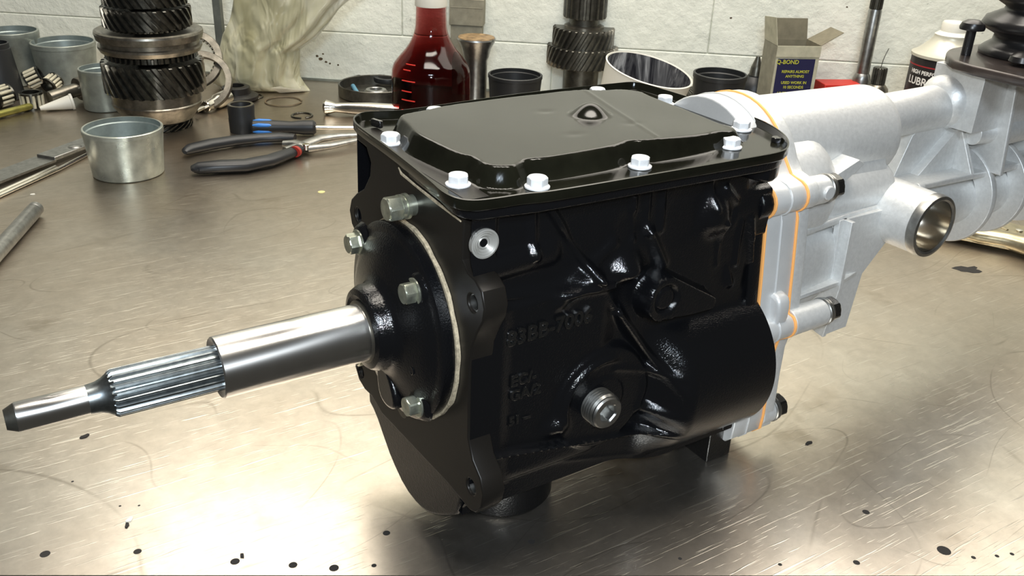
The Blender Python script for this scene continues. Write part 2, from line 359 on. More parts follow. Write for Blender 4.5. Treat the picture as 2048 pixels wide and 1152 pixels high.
# ---- main case side + bottom (relief loft)
def case_side():
    nu,nw=215,230
    us=np.linspace(1,231.5,nu); 
    P=np.zeros((nw+26,nu,3))
    wb=-104-14*sst(us,110,165)
    q=np.linspace(0,1,nw); 
    for i,u in enumerate(us):
        top=99; w_=top+(wb[i]-top)*(1-(1-q)**1.0)
        # denser at the bottom
        w_=top+(wb[i]-top)*np.where(q<.75,q/.75*.86,.86+.14*np.sin((q-.75)/.25*PI/2))
        U=np.full_like(w_,u)
        base=64+6.0*(1-sst(w_,33,39))*(1-sst(U,92,112))+2*(1-sst(U,20,30))*(1-sst(w_,33,39))-5*(1-sst(w_,-92,-84))*sst(U,14,22)
        t=np.clip((wb[i]+26-w_)/26,0,1); base=base-26*(1-np.sqrt(np.clip(1-t*t,0,1)))
        D=base
        D=smax(D,np.where(w_>0,1,1)*(55+13*sst(w_,84,92)),1.5)         # top rim
        D=smax(D,50+18*(1-sst(U,16,24))*sst(w_,60,66)+0*w_,2)            # front threaded pad
        d,tt=dseg(U,w_,(0,59),(56,61)); D=smax(D,58+14*np.sqrt(np.clip(1-(d/10)**2,0,1))*(1-.3*tt),2)
        d,tt=dseg(U,w_,(18,41),(96,34)); D=D+4.5*np.exp(-(d/3.2)**2)
        d,tt=dseg(U,w_,(52,88),(106,12)); D=smax(D,55+15*np.exp(-(d/5.5)**2),2)
        d,tt=dseg(U,w_,(106,12),(160,-60)); D=smax(D,55+18*np.exp(-(d/6)**2),2)
        d,tt=dseg(U,w_,(60,30),(100,58)); D=D+3*np.exp(-(d/5)**2)
        D=D+9*np.exp(-(((U-109)/11)**2+((w_-43)/10)**2)**1.3)
        D=D+10*np.exp(-(((U-181)/11)**2+((w_-61)/13)**2)**1.4)
        D=D+4*np.exp(-(((U-84)/6)**2+((w_-40)/5)**2))
        for a,b,h,s in (((112,85),(115,58),3.5,2.4),((123,85),(125,60),2.5,2.2),((135,85),(137,60),3.5,2.4),((127,60),(141,36),6,4),((187,56),(191,24),4,2.6),((214,52),(223,20),5,3),((206,52),(207,22),3,2.4),((41,88),(43,62),3,2.8),((174,84),(176,68),3,3),((188,78),(198,68),4,3),((200,20),(204,8),4,3)):
            d,tt=dseg(U,w_,a,b); D=D+h*np.exp(-(d/s)**2)
        # pocket floors that slope outwards below the upper panel
        D=D+7*np.exp(-((U-82)/15)**2)*np.exp(-((w_-40)/5.5)**2)
        D=D+5*np.exp(-((U-112)/14)**2)*np.exp(-((w_-38)/6)**2)
        D=D-5*np.exp(-(((U-78)/16)**2+((w_-66)/13)**2)**1.5)-5*np.exp(-(((U-155)/12)**2+((w_-66)/14)**2)**1.5)-4*np.exp(-(((U-114)/11)**2+((w_-66)/9)**2)**1.5)
        D=D-5*np.exp(-(((U-197)/9)**2+((w_-30)/16)**2)**1.5)
        # tear-drop pad with blind hole
        d,tt=dseg(U,w_,(137,17),(176,5)); rr=16-10*tt; D=smax(D,60+19*(1-sst(d,rr-1.5,rr+2.5)),2)
        d=np.hypot(U-137,w_-17); D=D-2.6*np.exp(-((d-8.5)/1.0)**2)-1.2*(1-sst(d,7.5,8.8))
        # filler boss with double step
        d=np.hypot(U-97,w_+46); D=smax(D,64+8.5*(1-sst(d,34,40)),1.5); D=D+3.2*np.exp(-((d-29)/2.4)**2)*sst(w_,-62,-44)*(1-sst(U,98,112)); D=smax(D,64+9.5*(1-sst(d,15,20)),1.5)
        # lower shelves
        d,tt=dseg(U,w_,(16,-61),(168,-88)); D=smax(D,50+26*np.exp(-(d/4.5)**2),2)
        d,tt=dseg(U,w_,(16,-75),(140,-107)); D=smax(D,48+16*np.exp(-(d/5)**2),2)
        d,tt=dseg(U,w_,(106,-26),(150,-40)); D=smax(D,56+17*np.exp(-(d/6)**2),2)
        d,tt=dseg(U,w_,(128,-62),(160,-74)); D=smax(D,56+17*np.exp(-(d/8)**2),3)
        D=D+5*np.exp(-((U-62)/7)**2-((w_+56)/6)**2)
        # countershaft belly
        h2=np.clip(58**2-(w_+60)**2,0,None); bel=38+np.sqrt(h2); bl=sst(U,124,160)
        D=smax(D,D*(1-bl)+bel*bl,2.5)
        # rear bolt boss
        h3=np.clip(15**2-(w_-58)**2,0,None); D=smax(D,(52+np.sqrt(h3))*sst(U,186,200)*(h3>0),2.5)
        D=D-6*sst(U,205,226)*sst(w_,70,74)*(1-sst(w_,86,90))
        D=D-4*sst(U,214,229)*(1-sst(w_,34,40))*sst(w_,-2,6)
        if u>200: pass
        P[:nw,i,0]=u; P[:nw,i,1]=-D; P[:nw,i,2]=w_
        v0=-D[-1]; qq=np.linspace(0,1,27)[1:]
        P[nw:,i,0]=u; P[nw:,i,1]=v0+(78-v0)*qq; P[nw:,i,2]=wb[i]+0*qq+np.where(qq>.75,(qq-.75)*70,0)
    return P
m=G(); P=case_side(); m.grid(P)
# rear end cap + far side + front close
P2=np.zeros((3,P.shape[1],3)); P2[0]=P[-1]; P2[1]=P[-1]; P2[1,:,1]=80; P2[1,:,2]=-40; P2[2]=P2[1]; P2[2,:,1]=74; P2[2,:,2]=99; m.grid(P2)
for col in (P.shape[1]-1,):
    ring=[tuple(p) for p in P[:,col]]+[(P[0,col,0],80,-40),(P[0,col,0],74,99)]
    m.add(ring,[tuple(range(len(ring)))])
# front flange plate with machined face
lobe=[(0,)]
FO=[(-65,101)]+[(-63,64),(-70,61.5)]+arcpts(-75,46,13.5,75,-75,8)[::1]
FO=[(-66,101),(-63.5,80),(-63,66),(-68,61)]+[(-75+13*math.cos(a),46+13*math.sin(a)) for a in np.linspace(math.radians(100),math.radians(250),9)]
FO=[(-66,101),(-63.5,80),(-63,66),(-69,61),(-77,60),(-84,56),(-87.5,47),(-86,39),(-80,29),(-75,18),(-73,0),(-73,-20),(-73.5,-43),(-79,-55),(-88,-62),(-92,-72),(-90,-82),(-84,-90),(-77,-92.5),(-51,-91),(-16,-92.5),(45,-95),(61,-90),(74,-91),(84,-88),(90,-80),(86,-68),(78,-55),(76,0),(79,28),(86,33),(89,42),(85,51),(76,58),(64,65),(54,77),(52,86),(58,94),(72,95),(73,101)]
FH=[circ(-75,45.5,5.2),circ(75,43,5.2),circ(80,-79,5.2),circ(-78,-74.5,5.2)]
m2=G(); m2.plate([(p[0],p[1]) for p in FO],FH,(0,0,0),Y,Z,15,1.0)
# (ex x ey = +X so the plate runs from u=0 to u=15)
m.plate([(p[0]*1,p[1]) for p in smooth_poly([(72,-97),(58,-103),(46,-115),(33,-127),(12,-138),(-10,-138.5),(-25,-134),(-46,-121),(-67,-103),(-66,-60),(60,-60)],1)],[],(.5,0,0),Y,Z,36,2.5,3)
m.plate(smooth_poly([(60,-90),(40,-118),(10,-131),(-20,-130),(-50,-112),(-60,-90),(-58,-50),(50,-50)],2),[],(30,0,0),Y,Z,60,8.0,3)
# drum shaped drain casting under the case
m.lathe([(37,-143),(36.5,-146)][:0]+[(30,-150),(35,-149),(37,-146),(37.5,-100)],(68,-5,0),Z,56)
# top rim under the cover with rear ear
RIM=[(20,-79),(39,-82),(183,-86),(203,-87),(214,-84),(227,-74),(236,-62),(244,-41),(247,-20),(242,55),(238,80),(233,89),(118,91),(38,86),(16,92),(8,87),(3,78),(1.5,20),(-3,-41),(-6,-60),(-5,-70),(0,-76)]
m.plate(smooth_poly([(p[0],p[1]) for p in RIM],1),[],(0,0,93),X,Y,7.0,1.2)
m.plate(smooth_poly([(196,-60),(204,-83),(214,-83),(228,-72),(236,-60),(243,-41),(246,-20),(238,10),(222,0),(215,-50)],1),[],(0,0,83),X,Y,15,3,3)
m.plate([(p[0],min(p[1],86)) for p in aoutline(0) if p[1]>-128],[],(221,0,0),Y,Z,10.6,2,2)
case=m.build('case',M['black_cast'],gb,ang=50,merge=False,recalc=True)
bm=bmesh.new(); bm.from_mesh(case.data); bmesh.ops.triangulate(bm,faces=[f for f in bm.faces if len(f.verts)>4]); bm.to_mesh(case.data); bm.free()
m2.build('front_face_plate',M['black_satin'],gb,merge=False,label='satin black machined front face')
# bare metal in the four mounting holes
for (y,z) in ((-75,45.5),(75,43),(80,-79),(-78,-74.5)):
    mm=G(); mm.tubewall((1.5,y,z),(14.5,y,z),5.3,4.3,24); mm.build('hole_lining',M['steel_dull'],case,label='bare steel bore of a mounting hole')
# chafed bare edge along top of face
mm=G(); mm.sweep([(-.4,12,95),(-.4,8,92.5),(-.5,-10,91),(-.5,-35,89.5),(-.5,-62,88)],[.5,1.1,.9,1.2,.6],6,.6,up=X); mm.build('chipped_edge',M['paper'],case,label='worn pale machined edge')
# countershaft end seen on the face
mm=G(); mm.cyl((-.4,13,-70),(2,13,-70),8.5,seg=32); mm.build('countershaft_end',M['grey_steel'],case,label='dull shaft end flush with the face')
# support lug at rear
mm=G(); mm.box((231,-40,-134),(24,36,32),X,Y); bev(mm.build('rear_foot',M['black_smooth'],case,merge=True),1.0)
# threaded core plug in side
mm=G(); 
pr=[(7.6,0),(7.6,1.5)]
for i in range(5): pr+=[(6.6-i*.9,1.5-i*1.1),(6.0-i*.9,.4-i*1.1)]
pr+=[(1.2,-4.5),(0.01,-4.4)]
mm.lathe([(8.4,-2),(8.4,1.0),(7.4,1.2),(6.6,.2),(6.2,.9),(5.2,-.2),(4.8,.5),(3.6,-.8),(3.0,-.2),(1.6,-1.4),(0.01,-1.2)],(8.8,-71.2,77),(0,-1,0),36); mm.build('threaded_plug',mat('bare_plug_steel',(.42,.41,.38),.35,.4),case,label='bare steel threaded plug')
# filler plug
def hexplug(c,ax,r,L,hexr,depth,mat_,name,label,parent):
    mm=G(); c=Vector(c); a=Vector(ax).normalized(); pr=[(r-1.2,0)]
    n=7
    for i in range(n): z0=1+i*(L-4)/n; pr+=[(r-1.5,z0),(r,z0+(L-4)/n*.45),(r,z0+(L-4)/n*.6)]
    pr+=[(r-.9,L-2.2),(r-.9,L-1.2),(r-1.8,L)]
    seg=48
    mm.lathe(pr,c,a,seg); mm.f.pop(); mm.mi.pop()
    t=Vector((0,0,1)) if abs(a.z)<.9 else Vector((1,0,0)); x=a.cross(t).normalized(); y=a.cross(x)
    def hexp(th,R): 
        q=(th+.3)%(PI/3)-PI/6; return R*math.cos(PI/6)/math.cos(q)
    vs=[];fs=[]
    for k in range(5):
        for i in range(seg):
            th=2*PI*i/seg
            R,h=[(r-1.8,L),(hexp(th,hexr)+1.0,L),(hexp(th,hexr),L-.9),(hexp(th,hexr)*.97,L-depth),(.01,L-depth-1.2)][k]
            vs.append(c+a*h+(x*math.cos(th)+y*math.sin(th))*R)
    for k in range(4):
        for i in range(seg): i2=(i+1)%seg; fs.append((k*seg+i,(k+1)*seg+i,(k+1)*seg+i2,k*seg+i2))
    mm.add(vs,fs); return mm.build(name,mat_,parent,ang=28,label=label)
hexplug((91.5,-69,-47),(0,-1,0),11.8,19,6.2,7,M['steel_dull'],'filler_plug','bare threaded steel plug with hex socket',case)
# cast lettering
def text_part(name,txt,size,o,ex,ey,th,matl,parent,label=None,font_sx=1.0,off=(0,0,0),align='LEFT',bend=None,bold=0.0,bd=0.0):
    cu=bpy.data.curves.new('t','FONT'); cu.body=txt; cu.size=size; cu.extrude=th/2; cu.bevel_depth=bd; cu.bevel_resolution=1; cu.align_x=align; cu.offset=bold; cu.resolution_u=3
    ob=bpy.data.objects.new('t',cu); me=ob.to_mesh(); o=Vector(o); ex=Vector(ex); ey=Vector(ey); ez=ex.cross(ey).normalized()
    mm=MB(off); vs=[]
    for v in me.vertices:
        if bend: vs.append(bend(v.co.x*font_sx,v.co.y,v.co.z))
        else: vs.append(o+ex*(v.co.x*font_sx)+ey*v.co.y+ez*v.co.z)
    mm.add(vs,[tuple(p.vertices) for p in me.polygons]); ob.to_mesh_clear(); bpy.data.objects.remove(ob); bpy.data.curves.remove(cu)
    return mm.build(name,matl,parent,ang=40,merge=False,recalc=False,label=label)
ey=Vector((0,0,1))
text_part('casting_number','83BB-7006',13.5,(24,-72.0,11),Vector((1,0,0.03)),ey,2.6,M['black_smooth'],case,'raised casting number',1.0,GO,bd=.55)
text_part('casting_code','EC/-',10,(28,-71.6,-17),X,ey,2.6,M['black_smooth'],case,None,1.0,GO,bd=.5)
text_part('casting_code','GA/2',10,(28,-71.6,-27),X,ey,2.6,M['black_smooth'],case,None,1.0,GO,bd=.5)
text_part('casting_code','51 --',8,(28,-71.6,-44),X,ey,2.6,M['black_smooth'],case,None,1.0,GO,bd=.5)
# ---- hex bolt
def bolt(name,c,ax,af,h,matl,parent,flange=None,washer=0,rot=0,label=None,shank=0,dome=False):
    mm=G(); c=Vector(c); a=Vector(ax).normalized(); z=0
    if shank: mm.cyl(c-a*shank,c,af*.30,seg=20)
    if washer: mm.lathe([(af*.72,0),(af*.72,washer*.8),(af*.68,washer)],c,a,32); z=washer
    if flange: mm.lathe([(flange,z),(flange,z+.8),(flange*.75,z+1.8)],c,a,32); z+=1.0
    R=af/2/math.cos(PI/6); seg=6
    t=Vector((0,0,1)) if abs(a.z)<.9 else Vector((1,0,0)); x=a.cross(t).normalized(); y=a.cross(x)
    n=36; vs=[];fs=[]
    def hx(th,R): q=(th-rot)%(PI/3)-PI/6; return R*math.cos(PI/6)/math.cos(q)
    lv=[(lambda th:hx(th,R),z),(lambda th:hx(th,R),z+h*.82),(lambda th:min(hx(th,R),R*.95),z+h*.9),(lambda th:R*.84,z+h),(lambda th:R*.4,z+h)]
    for fn,hh in lv:
        for i in range(n): th=2*PI*i/n; vs.append(c+a*hh+(x*math.cos(th)+y*math.sin(th))*fn(th))
    for k in range(len(lv)-1):
        for i in range(n): i2=(i+1)%n; fs.append((k*n+i,(k+1)*n+i,(k+1)*n+i2,k*n+i2))
    fs.append(tuple(reversed(range((len(lv)-1)*n,len(lv)*n)))); fs.append(tuple(range(n)))
    mm.add(vs,fs); return mm.build(name,matl,parent,ang=24,label=label)
# ---- top cover
FLG=[(27,-82.2),(38.8,-85.6),(110,-87.8),(183,-89.9),(203.9,-90.2),(215.3,-86.8),(228,-76),(238,-62.5),(246.8,-41.2),(249.9,-19.8),(245.6,15.1),(243,55),(240.6,81),(235.7,90),(219,91),(161.6,93.7),(118.7,93.7),(76.6,90.2),(37.9,88),(25.4,92.3),(16.1,95.2),(6.8,90.1),(1,80),(-1.6,66.4),(-3.6,16.6),(-8.3,-41.8),(-11.2,-60.9),(-9.3,-73.2),(-2.8,-79.6),(10.8,-81.5)]
DOME=[(20.4,56.5),(17.1,32.7),(13.2,18.5),(15.3,-3),(18.6,-28),(23.2,-33.1),(21.8,-50.5),(32.8,-57.7),(41,-53),(47,-50),(58.9,-54.1),(102.8,-54),(112,-51),(120,-49),(131,-54),(150,-55),(175.8,-54.6),(187,-51.5),(198,-54),(206,-51),(208,-44),(205.5,-36),(207.3,-20.3),(206,9.4),(205.6,37.6),(208.6,45.6),(198.6,57),(187,57.5),(178,60),(165,66),(140,67),(102.6,67.9),(59,66.4),(42.4,61),(33,59.6)]
FLs=np.array(smooth_poly(FLG,2)); DMs=np.array(smooth_poly(DOME,2))
def sdf(poly,U,V):
    d=np.full(U.shape,1e9); ins=np.zeros(U.shape,bool); n=len(poly)
    for i in range(n):
        a=poly[i];b=poly[(i+1)%n]; dx,dy=b-a; t=np.clip(((U-a[0])*dx+(V-a[1])*dy)/(dx*dx+dy*dy+1e-12),0,1)
        d=np.minimum(d,np.hypot(U-a[0]-t*dx,V-a[1]-t*dy))
        c=((a[1]>V)!=(b[1]>V))&(U<(b[0]-a[0])*(V-a[1])/(b[1]-a[1]+1e-12)+a[0]); ins^=c
    return np.where(ins,-d,d)
ug=np.arange(-12,252,1.15); vg=np.arange(-91,97,1.15); U,V=np.meshgrid(ug,vg,indexing='ij')
sd=sdf(DMs,U,V); so=sdf(FLs,U,V)
x=np.clip((sd+1.5)/8.5,0,1); wall_=1-(x*x*(3-2*x))
rim=np.where(sd<0,1,wall_)
Zt=100.6+11.6*wall_
# crease: rear part slopes down a little
cr=U-(152+.26*(V+5)); Zt-= np.where(sd<6,1,0)*wall_*np.clip(cr,0,60)*.035
Zt+= wall_*.8*np.exp(-(cr/1.6)**2)*np.clip((-sd)/6,0,1)*.6
# bulge with flat cut and dimples
d=np.hypot((U-134)/1.0,V-8); Zt+=8.0*np.clip(1-(d/15.0)**2,0,1)**1.5
for a,b in ((99,-24),(146,-20),(113,28)): Zt-=.5*np.exp(-(((U-a)/5.5)**2+((V-b)/4)**2))
Zt+=wall_*(.5*np.sin(U*.031+1)*np.sin(V*.043))
# outer bead channel
Zt+=1.2*(1-sst(np.abs(so+9),1.5,4))*np.where(sd>8,1,0)*0
idx=-np.ones(U.shape,int); keep=so<-.6; idx[keep]=np.arange(keep.sum())
vs=np.stack([U[keep],V[keep],Zt[keep]],1).tolist(); fs=[]
for i in range(U.shape[0]-1):
    for j in range(U.shape[1]-1):
        q=(idx[i,j],idx[i+1,j],idx[i+1,j+1],idx[i,j+1])
        if min(q)>=0: fs.append(q)
m=G(); m.add(vs,fs)
# upturned lip
def offpoly(poly,d):
    n=len(poly); out=[]
    for i in range(n):
        t=poly[(i+1)%n]-poly[i-1]; t=t/np.hypot(*t); nrm=np.array([t[1],-t[0]]); out.append(poly[i]+nrm*d)
    return np.array(out)
area2=sum(FLs[i][0]*FLs[(i+1)%len(FLs)][1]-FLs[(i+1)%len(FLs)][0]*FLs[i][1] for i in range(len(FLs)))
sg=1 if area2>0 else -1
secs=[(-2.8,100.4),(-1.8,101.3),(-1.5,105.0),(-.9,105.9),(.1,105.7),(.2,100.5),(-.4,99.6),(-3,99.4)]
n=len(FLs); vs=[];fs=[]
for (o_,z_) in secs:
    for p in offpoly(FLs,o_*sg): vs.append((p[0],p[1],z_))
for k in range(len(secs)-1):
    for i in range(n): i2=(i+1)%n; fs.append((k*n+i,k*n+i2,(k+1)*n+i2,(k+1)*n+i))
m.add(vs,fs)
cover=m.build('top_cover',M['pan'],gb,ang=60,merge=False,label='pressed gloss black steel cover')
bolts=[(8.0,39.7),(8.3,-43.1),(44.7,-65.4),(118.4,-62.7),(195.9,-57.8),(230.9,-31.8),(226.8,41.1),(195,79.9),(60,80)]
for i,(a,b) in enumerate(bolts):
    bolt('cover_bolt',(a,b,100.9),(0,0,1),10.4,5.0,M['white_bolt'],cover,flange=7.0,rot=.2+i*.37,label='white plated hex bolt')
bolt('rear_cover_nut',(232,-62,100.9),Z,6,3,M['black_smooth'],cover)
for (a,b) in ((14,72),): 
    mm=G(); mm.box((a,b,104),(3,9,5),(1,.3,0),(-.3,1,0)); bev(mm.build('bent_tab',M['black_smooth'],cover),.8)
mm=G(); mm.plate(smooth_poly([(p[0],p[1]) for p in RIM],1),[],(0,0,99.8),X,Y,.7); mm.build('cover_gasket',M['dark_brown'],gb,merge=False)
# ---- bearing retainer
rc=(4/1.0)
ret=None
m=G()
def rr(r,h,th):
    return r
m.lathe([(17.8,-31.5),(21,-33),(24.6,-32),(26.6,-28.5),(26.8,-24.5),(28.5,-21.5),(33,-19.5),(44,-17),(51,-14),(55,-11.5),(57,-10.6),(61.2,-10.2),(62,-9.4),(62,-2.6),(17.8,-2.6)],(0,0,2),X,96)
m.off=Vector((0,0,150))
for (y,z) in ((44,38),(-33,37),(-35,-37),(38,-40)):
    m.lathe([(0.01,-13.2),(9.5,-13.2),(10.5,-12.4),(12.5,-9)],(0,y,z),X,28)
# drip boss
m.plate(smooth_poly([(-6,-26),(-14,-34),(-20,-48),(-8,-55),(6,-52),(9,-34),(6,-26)],2),[],(-20,0,0),Y,Z,12,2.5)
ret=m.build('bearing_retainer',M['black_cast'],gb,ang=40,merge=False,label='gloss black cast bearing retainer')
for i,(y,z) in enumerate(((44,38),(-33,37),(-35,-37),(38,-40))):
    bolt('retainer_bolt',(-13,y,z),(-1,0,0),11.5,6.5,M['zinc'],ret,flange=None,rot=.3*i,washer=1.5,label='paint-flecked yellowed zinc bolt')
m=G(); gsk=[]
for i in range(90):
    th=2*PI*i/90; r_=63.6+.45*math.sin(th*11)+.3*math.sin(th*23); gsk.append((r_*math.cos(th),2+r_*math.sin(th)))
m.plate(gsk,[circ(0,2,40,40)],(-2.6,0,0),Y,Z,2.4); m.build('retainer_gasket',M['paper'],gb,merge=False,label='pale fibre gasket edge')
text_part('casting_mark','B',8,(-16.6,-38,8),Vector((0,-1,0)),Vector((.0,0,1)),1.4,M['black_cast'],ret,None,1,GO)
text_part('casting_mark','O',8,(-17.6,-34,-14),Vector((0,-1,0)),Vector((.0,0,1)),1.4,M['black_cast'],ret,None,1,GO)
# big bolt above the retainer
mm=G(); mm.lathe([(6.2,2),(6.2,-4),(7.6,-4),(7.6,-6),(6.4,-6.2),(6.4,-7.2),(7.4,-7.4),(7.4,-9.2)],(0,-6,78),X,30); mm.build('spacer_washers',M['zinc'],gb,label='plated spring washer and collar')
bolt('plain_stud_bolt',(-9.2,-6,78),(-1,0,0),13,8.5,M['zinc'],gb,rot=.2,label='large yellowed zinc hex bolt')
# sleeve and input shaft
m=G(); m.lathe([(14.4,-118.5),(16.9,-119.6),(17.6,-118.8),(17.6,-29),(14.4,-29),(14.4,-118.5)],(0,0,0),X,72); m.build('release_sleeve',M['steel'],gb,ang=30,label='brushed bright steel sleeve')
m=G(); m.lathe([(18.6,-33.2),(19.6,-32.6),(19.2,-31)],(0,0,0),X,48); m.build('seal_ring',M['brown_steel'],gb)
m=G()
NT=22; seg=NT*8
def srf(r,h,th):
    ph=(th*NT/(2*PI))%1.0; t=abs(ph-.5)*2   # 0 centre of tooth .. 1 gap
    tooth=1-min(max((t-.42)/.22,0),1); return r if r<11.4 else 11.2+(r-11.2)*tooth
m.lathe([(7.75,-186),(8.3,-181),(9.6,-177.5),(11.3,-175.0),(12.0,-174.4),(12.9,-173),(12.9,-113),(12.2,-110),(11.3,-107),(11.3,-60)],(0,0,0),X,seg,rfun=srf)
m.build('input_shaft_splines',M['spline'],gb,ang=25,label='dark oily splined section')
m=G(); m.lathe([(0.01,-224.5),(5.2,-224.5),(7.5,-219.5),(7.5,-219.5)],(0,0,0),X,48); m.build('shaft_nose',M['grey_steel'],gb,label='dark chamfered shaft nose')
m=G(); m.lathe([(7.5,-219.5),(7.72,-218.8),(7.72,-186),(7.72,-186)],(0,0,0),X,64); m.build('shaft_spigot',M['steel'],gb,label='ground bright spigot')

# ---- adapter plate, sealant lines, extension housing
AO=[(4,114)]
m=G(); m.plate(aoutline(0),[],(232.8,0,0),Y,Z,29.4,1.2)
for c in ((-69.5,-15),): pass
m.plate(smooth_poly([(-60,-6),(-76,-8),(-79,-14),(-79,-28),(-74,-40),(-60,-42)],1),[],(244,0,0),Y,Z,12,3)
m.plate(aoutline(.9),[],(247.0,0,0),Y,Z,1.2,.4)
m.build('adapter_plate',M['silver'],gb,ang=40,merge=False,label='silver painted adapter plate')
m=G(); m.plate([(p[0],max(-112,p[1])) for p in aoutline(.8) if p[1]<88],[],(231.6,0,0),Y,Z,1.5,.3); m.build('front_sealant',M['orange'],gb,merge=False,label='orange sealant line')
m=G(); m.plate(aoutline(.9),[],(262.0,0,0),Y,Z,1.6,.3); m.build('rear_sealant',M['orange'],gb,merge=False,label='orange sealant line')
# extension housing
m=G()
m.plate(aoutline(0),[],(263.4,0,0),Y,Z,12,2.0,3)
def capcyl(m,p0,p1,r,rc=8,seg=64):
    p0=Vector(p0);p1=Vector(p1);L=(p1-p0).length; pr=[(r,0)]
    for i in range(9): a=i/8*PI/2; pr.append((r-rc+rc*math.cos(a),L-rc+rc*math.sin(a)))
    pr.append((.01,L)); m.lathe(pr,p0,p1-p0,seg)
capcyl(m,(270,4,72),(414,2,69),37,14)           # selector barrel
capcyl(m,(290,-24,33),(403,-21,33),23,9)        # second barrel
capcyl(m,(270,-14,44),(330,-12,44),44,30)        # skirt behind flange
m.cyl((400,4,77),(545,3,79),18.5,18.5,48)       # rail tube
# hull between barrels
m.prism([(-30,20),(-46,32),(-36,60),(0,100),(40,70),(40,0),(-10,0)][:0] or [(-40,40),(-30,66),(20,90),(40,60),(40,0),(-20,0),(-40,15)],(275,0,0),Y,Z,(118,0,0))
# bolt spigots
for (y,z,L) in ((-60,59,26),(-71,-35,36),(-58,-120,14)):
    m.cyl((264,y,z),(264+L,y,z),10.6 if L>20 else 10,10.0,32,.6)
# ledge plate (tapered), sits at w=21..27
LED=[(272,-57),(284,-55),(342,-48),(380,-45.5),(386,-45),(388,-40),(390,-37),(440,-27),(446,-30),(452,-31),(456,-30),(508,-32),(554,-35),(595,-33),(760,-30),(760,40),(272,50)]
m.plate(LED,[],(0,0,21),X,Y,5.5,1.5)
m.lathe([(.01,-3),(4,-3),(4.5,0),(4,4),(.01,4)],(451,-29,24),X,20)
# tapering body below ledge
secs=[(272,-56,-60),(300,-54,-56),(330,-50,-50),(352,-44,-44),(380,-37,-38),(420,-33,-33),(470,-32,-32),(540,-32,-32),(620,-33,-32),(760,-34,-34)]
n=40; P=np.zeros((len(secs),n,3))
for i,(u,vn,wl) in enumerate(secs):
    for k in range(n):
        th=2*PI*k/(n-1); c,s_=math.cos(th),math.sin(th); e=.35+.65*min(1,max(0,(u-280)/120))
        c2=math.copysign(abs(c)**e,c); s2=math.copysign(abs(s_)**e,s_)
        top=24; cz=(top+wl)/2; hz=(top-wl)/2
        P[i,k]=(u,c2*-vn,cz+s2*hz)
m.grid(P)
# gussets below the ledge
m.prism([(330,24),(334,-25),(342,-75),(365,-74),(371,-28),(420,24)],(0,-50,0),X,Z,(0,5,0))
m.prism([(-57,24),(-58,-30),(-52,-75),(-20,-70),(-20,24)],(335,0,0),Y,Z,(4,0,0))
m.prism([(272,-52),(300,-52),(368,-38),(371,-48),(340,-56),(272,-60)],(0,0,-28),X,Y,(0,0,3.5))
# crossing fins on tail tube
for u0 in (540,590,650,700):
    m.lathe([(30,-3.5),(46,-3.5),(47,0),(46,3.5),(30,3.5)],(u0,0,-2),X,56,closed=True)
# gusset above ledge: flange to barrel
m.prism([(266,44),(266,20),(345,66),(338,70)],(0,-50,0),X,Z,(0,22,0))
# filler boss towards camera
m.lathe([(20.4,1),(23,0),(24,1),(24.5,4),(25,50),(25.5,70)],(402,-79,17),(0,1,0),56,c0=False)
m.lathe([(20.4,1),(20.4,40)],(402,-79,17),(0,1,0),56,c0=False)
# tower
m.box((572,-9,89),(140,46,50),X,Y)
m.box((580,5,45),(120,30,44),X,Y)
m.plate([(-33,26),(-15,60),(-15,72),(14,72),(14,26)],[],(517,0,0),Y,Z,5,1)
m.plate([(-46,26),(-45,37),(-38,114),(14,114),(14,26)],[],(538,0,0),Y,Z,5,1)
m.cyl((520,-22,59),(540,-24,59),9.5,10,32); m.cyl((541,-24,57),(700,-18,57),13,13,32)
capcyl(m,(560,0,82),(492,1,84),24,18)
m.prism([(448,24),(520,24),(520,76),(480,72),(462,60)],(0,-6,0),X,Z,(0,12,0))
m.prism([(470,26),(517,26),(517,66)],(0,-14,0),X,Z,(0,12,0))
m.box((530,-9,111),(30,40,8),X,Y)
ext=m.build('extension_housing',M['silver_cast'],gb,ang=38,merge=False,label='silver painted alloy tail housing')
bev(ext,1.6,2,40)
# seal ring in filler boss
mm=G(); mm.lathe([(20.5,6),(20.5,-1.5),(22,-2.6),(24.2,-2),(25,1),(25,5)],(402,-79,17),(0,1,0),56,c0=False,c1=False); mm.build('seal_rim',M['steel_dull'],ext,label='dark steel rim of open bore')
mm=G(); mm.lathe([(20.2,-1),(20.2,10),(17,22),(9,29),(0.01,31)],(402,-79,17),(0,1,0),48,c0=False); mm.build('bore_cup',M['chrome'],ext,label='oily polished cup inside bore')
mm=G(); mm.lathe([(6,27.5),(4,26.8),(0.01,26.6)],(404,-79,10),(0,1,0),20); mm.build('oil_residue',M['stain'],ext,label='brown oil residue')
for (y,z,L,r_) in ((-60,59,26,12),(-71,-35,36,11),(-58,-120,14,11)):
    u0=264+L
    mm=G(); mm.lathe([(9.8,0),(10.6,.6),(10.6,2.2),(9.2,2.6),(9.2,3.4),(10.0,3.6),(10.0,5)],(u0,y,z),X,32); mm.build('lock_washer',M['steel_dull'],ext,label='washer half covered in black paint')
    bolt('housing_bolt',(u0+4.6,y,z),(1,0,0),17,8.5,M['black_smooth'],ext,rot=.25,label='black painted hex head')
mm=G(); mm.cyl((284,-69,60),(284,-71.6,60),5.0,5.0,28,.6); mm.build('cast_boss_mark',M['silver'],ext)
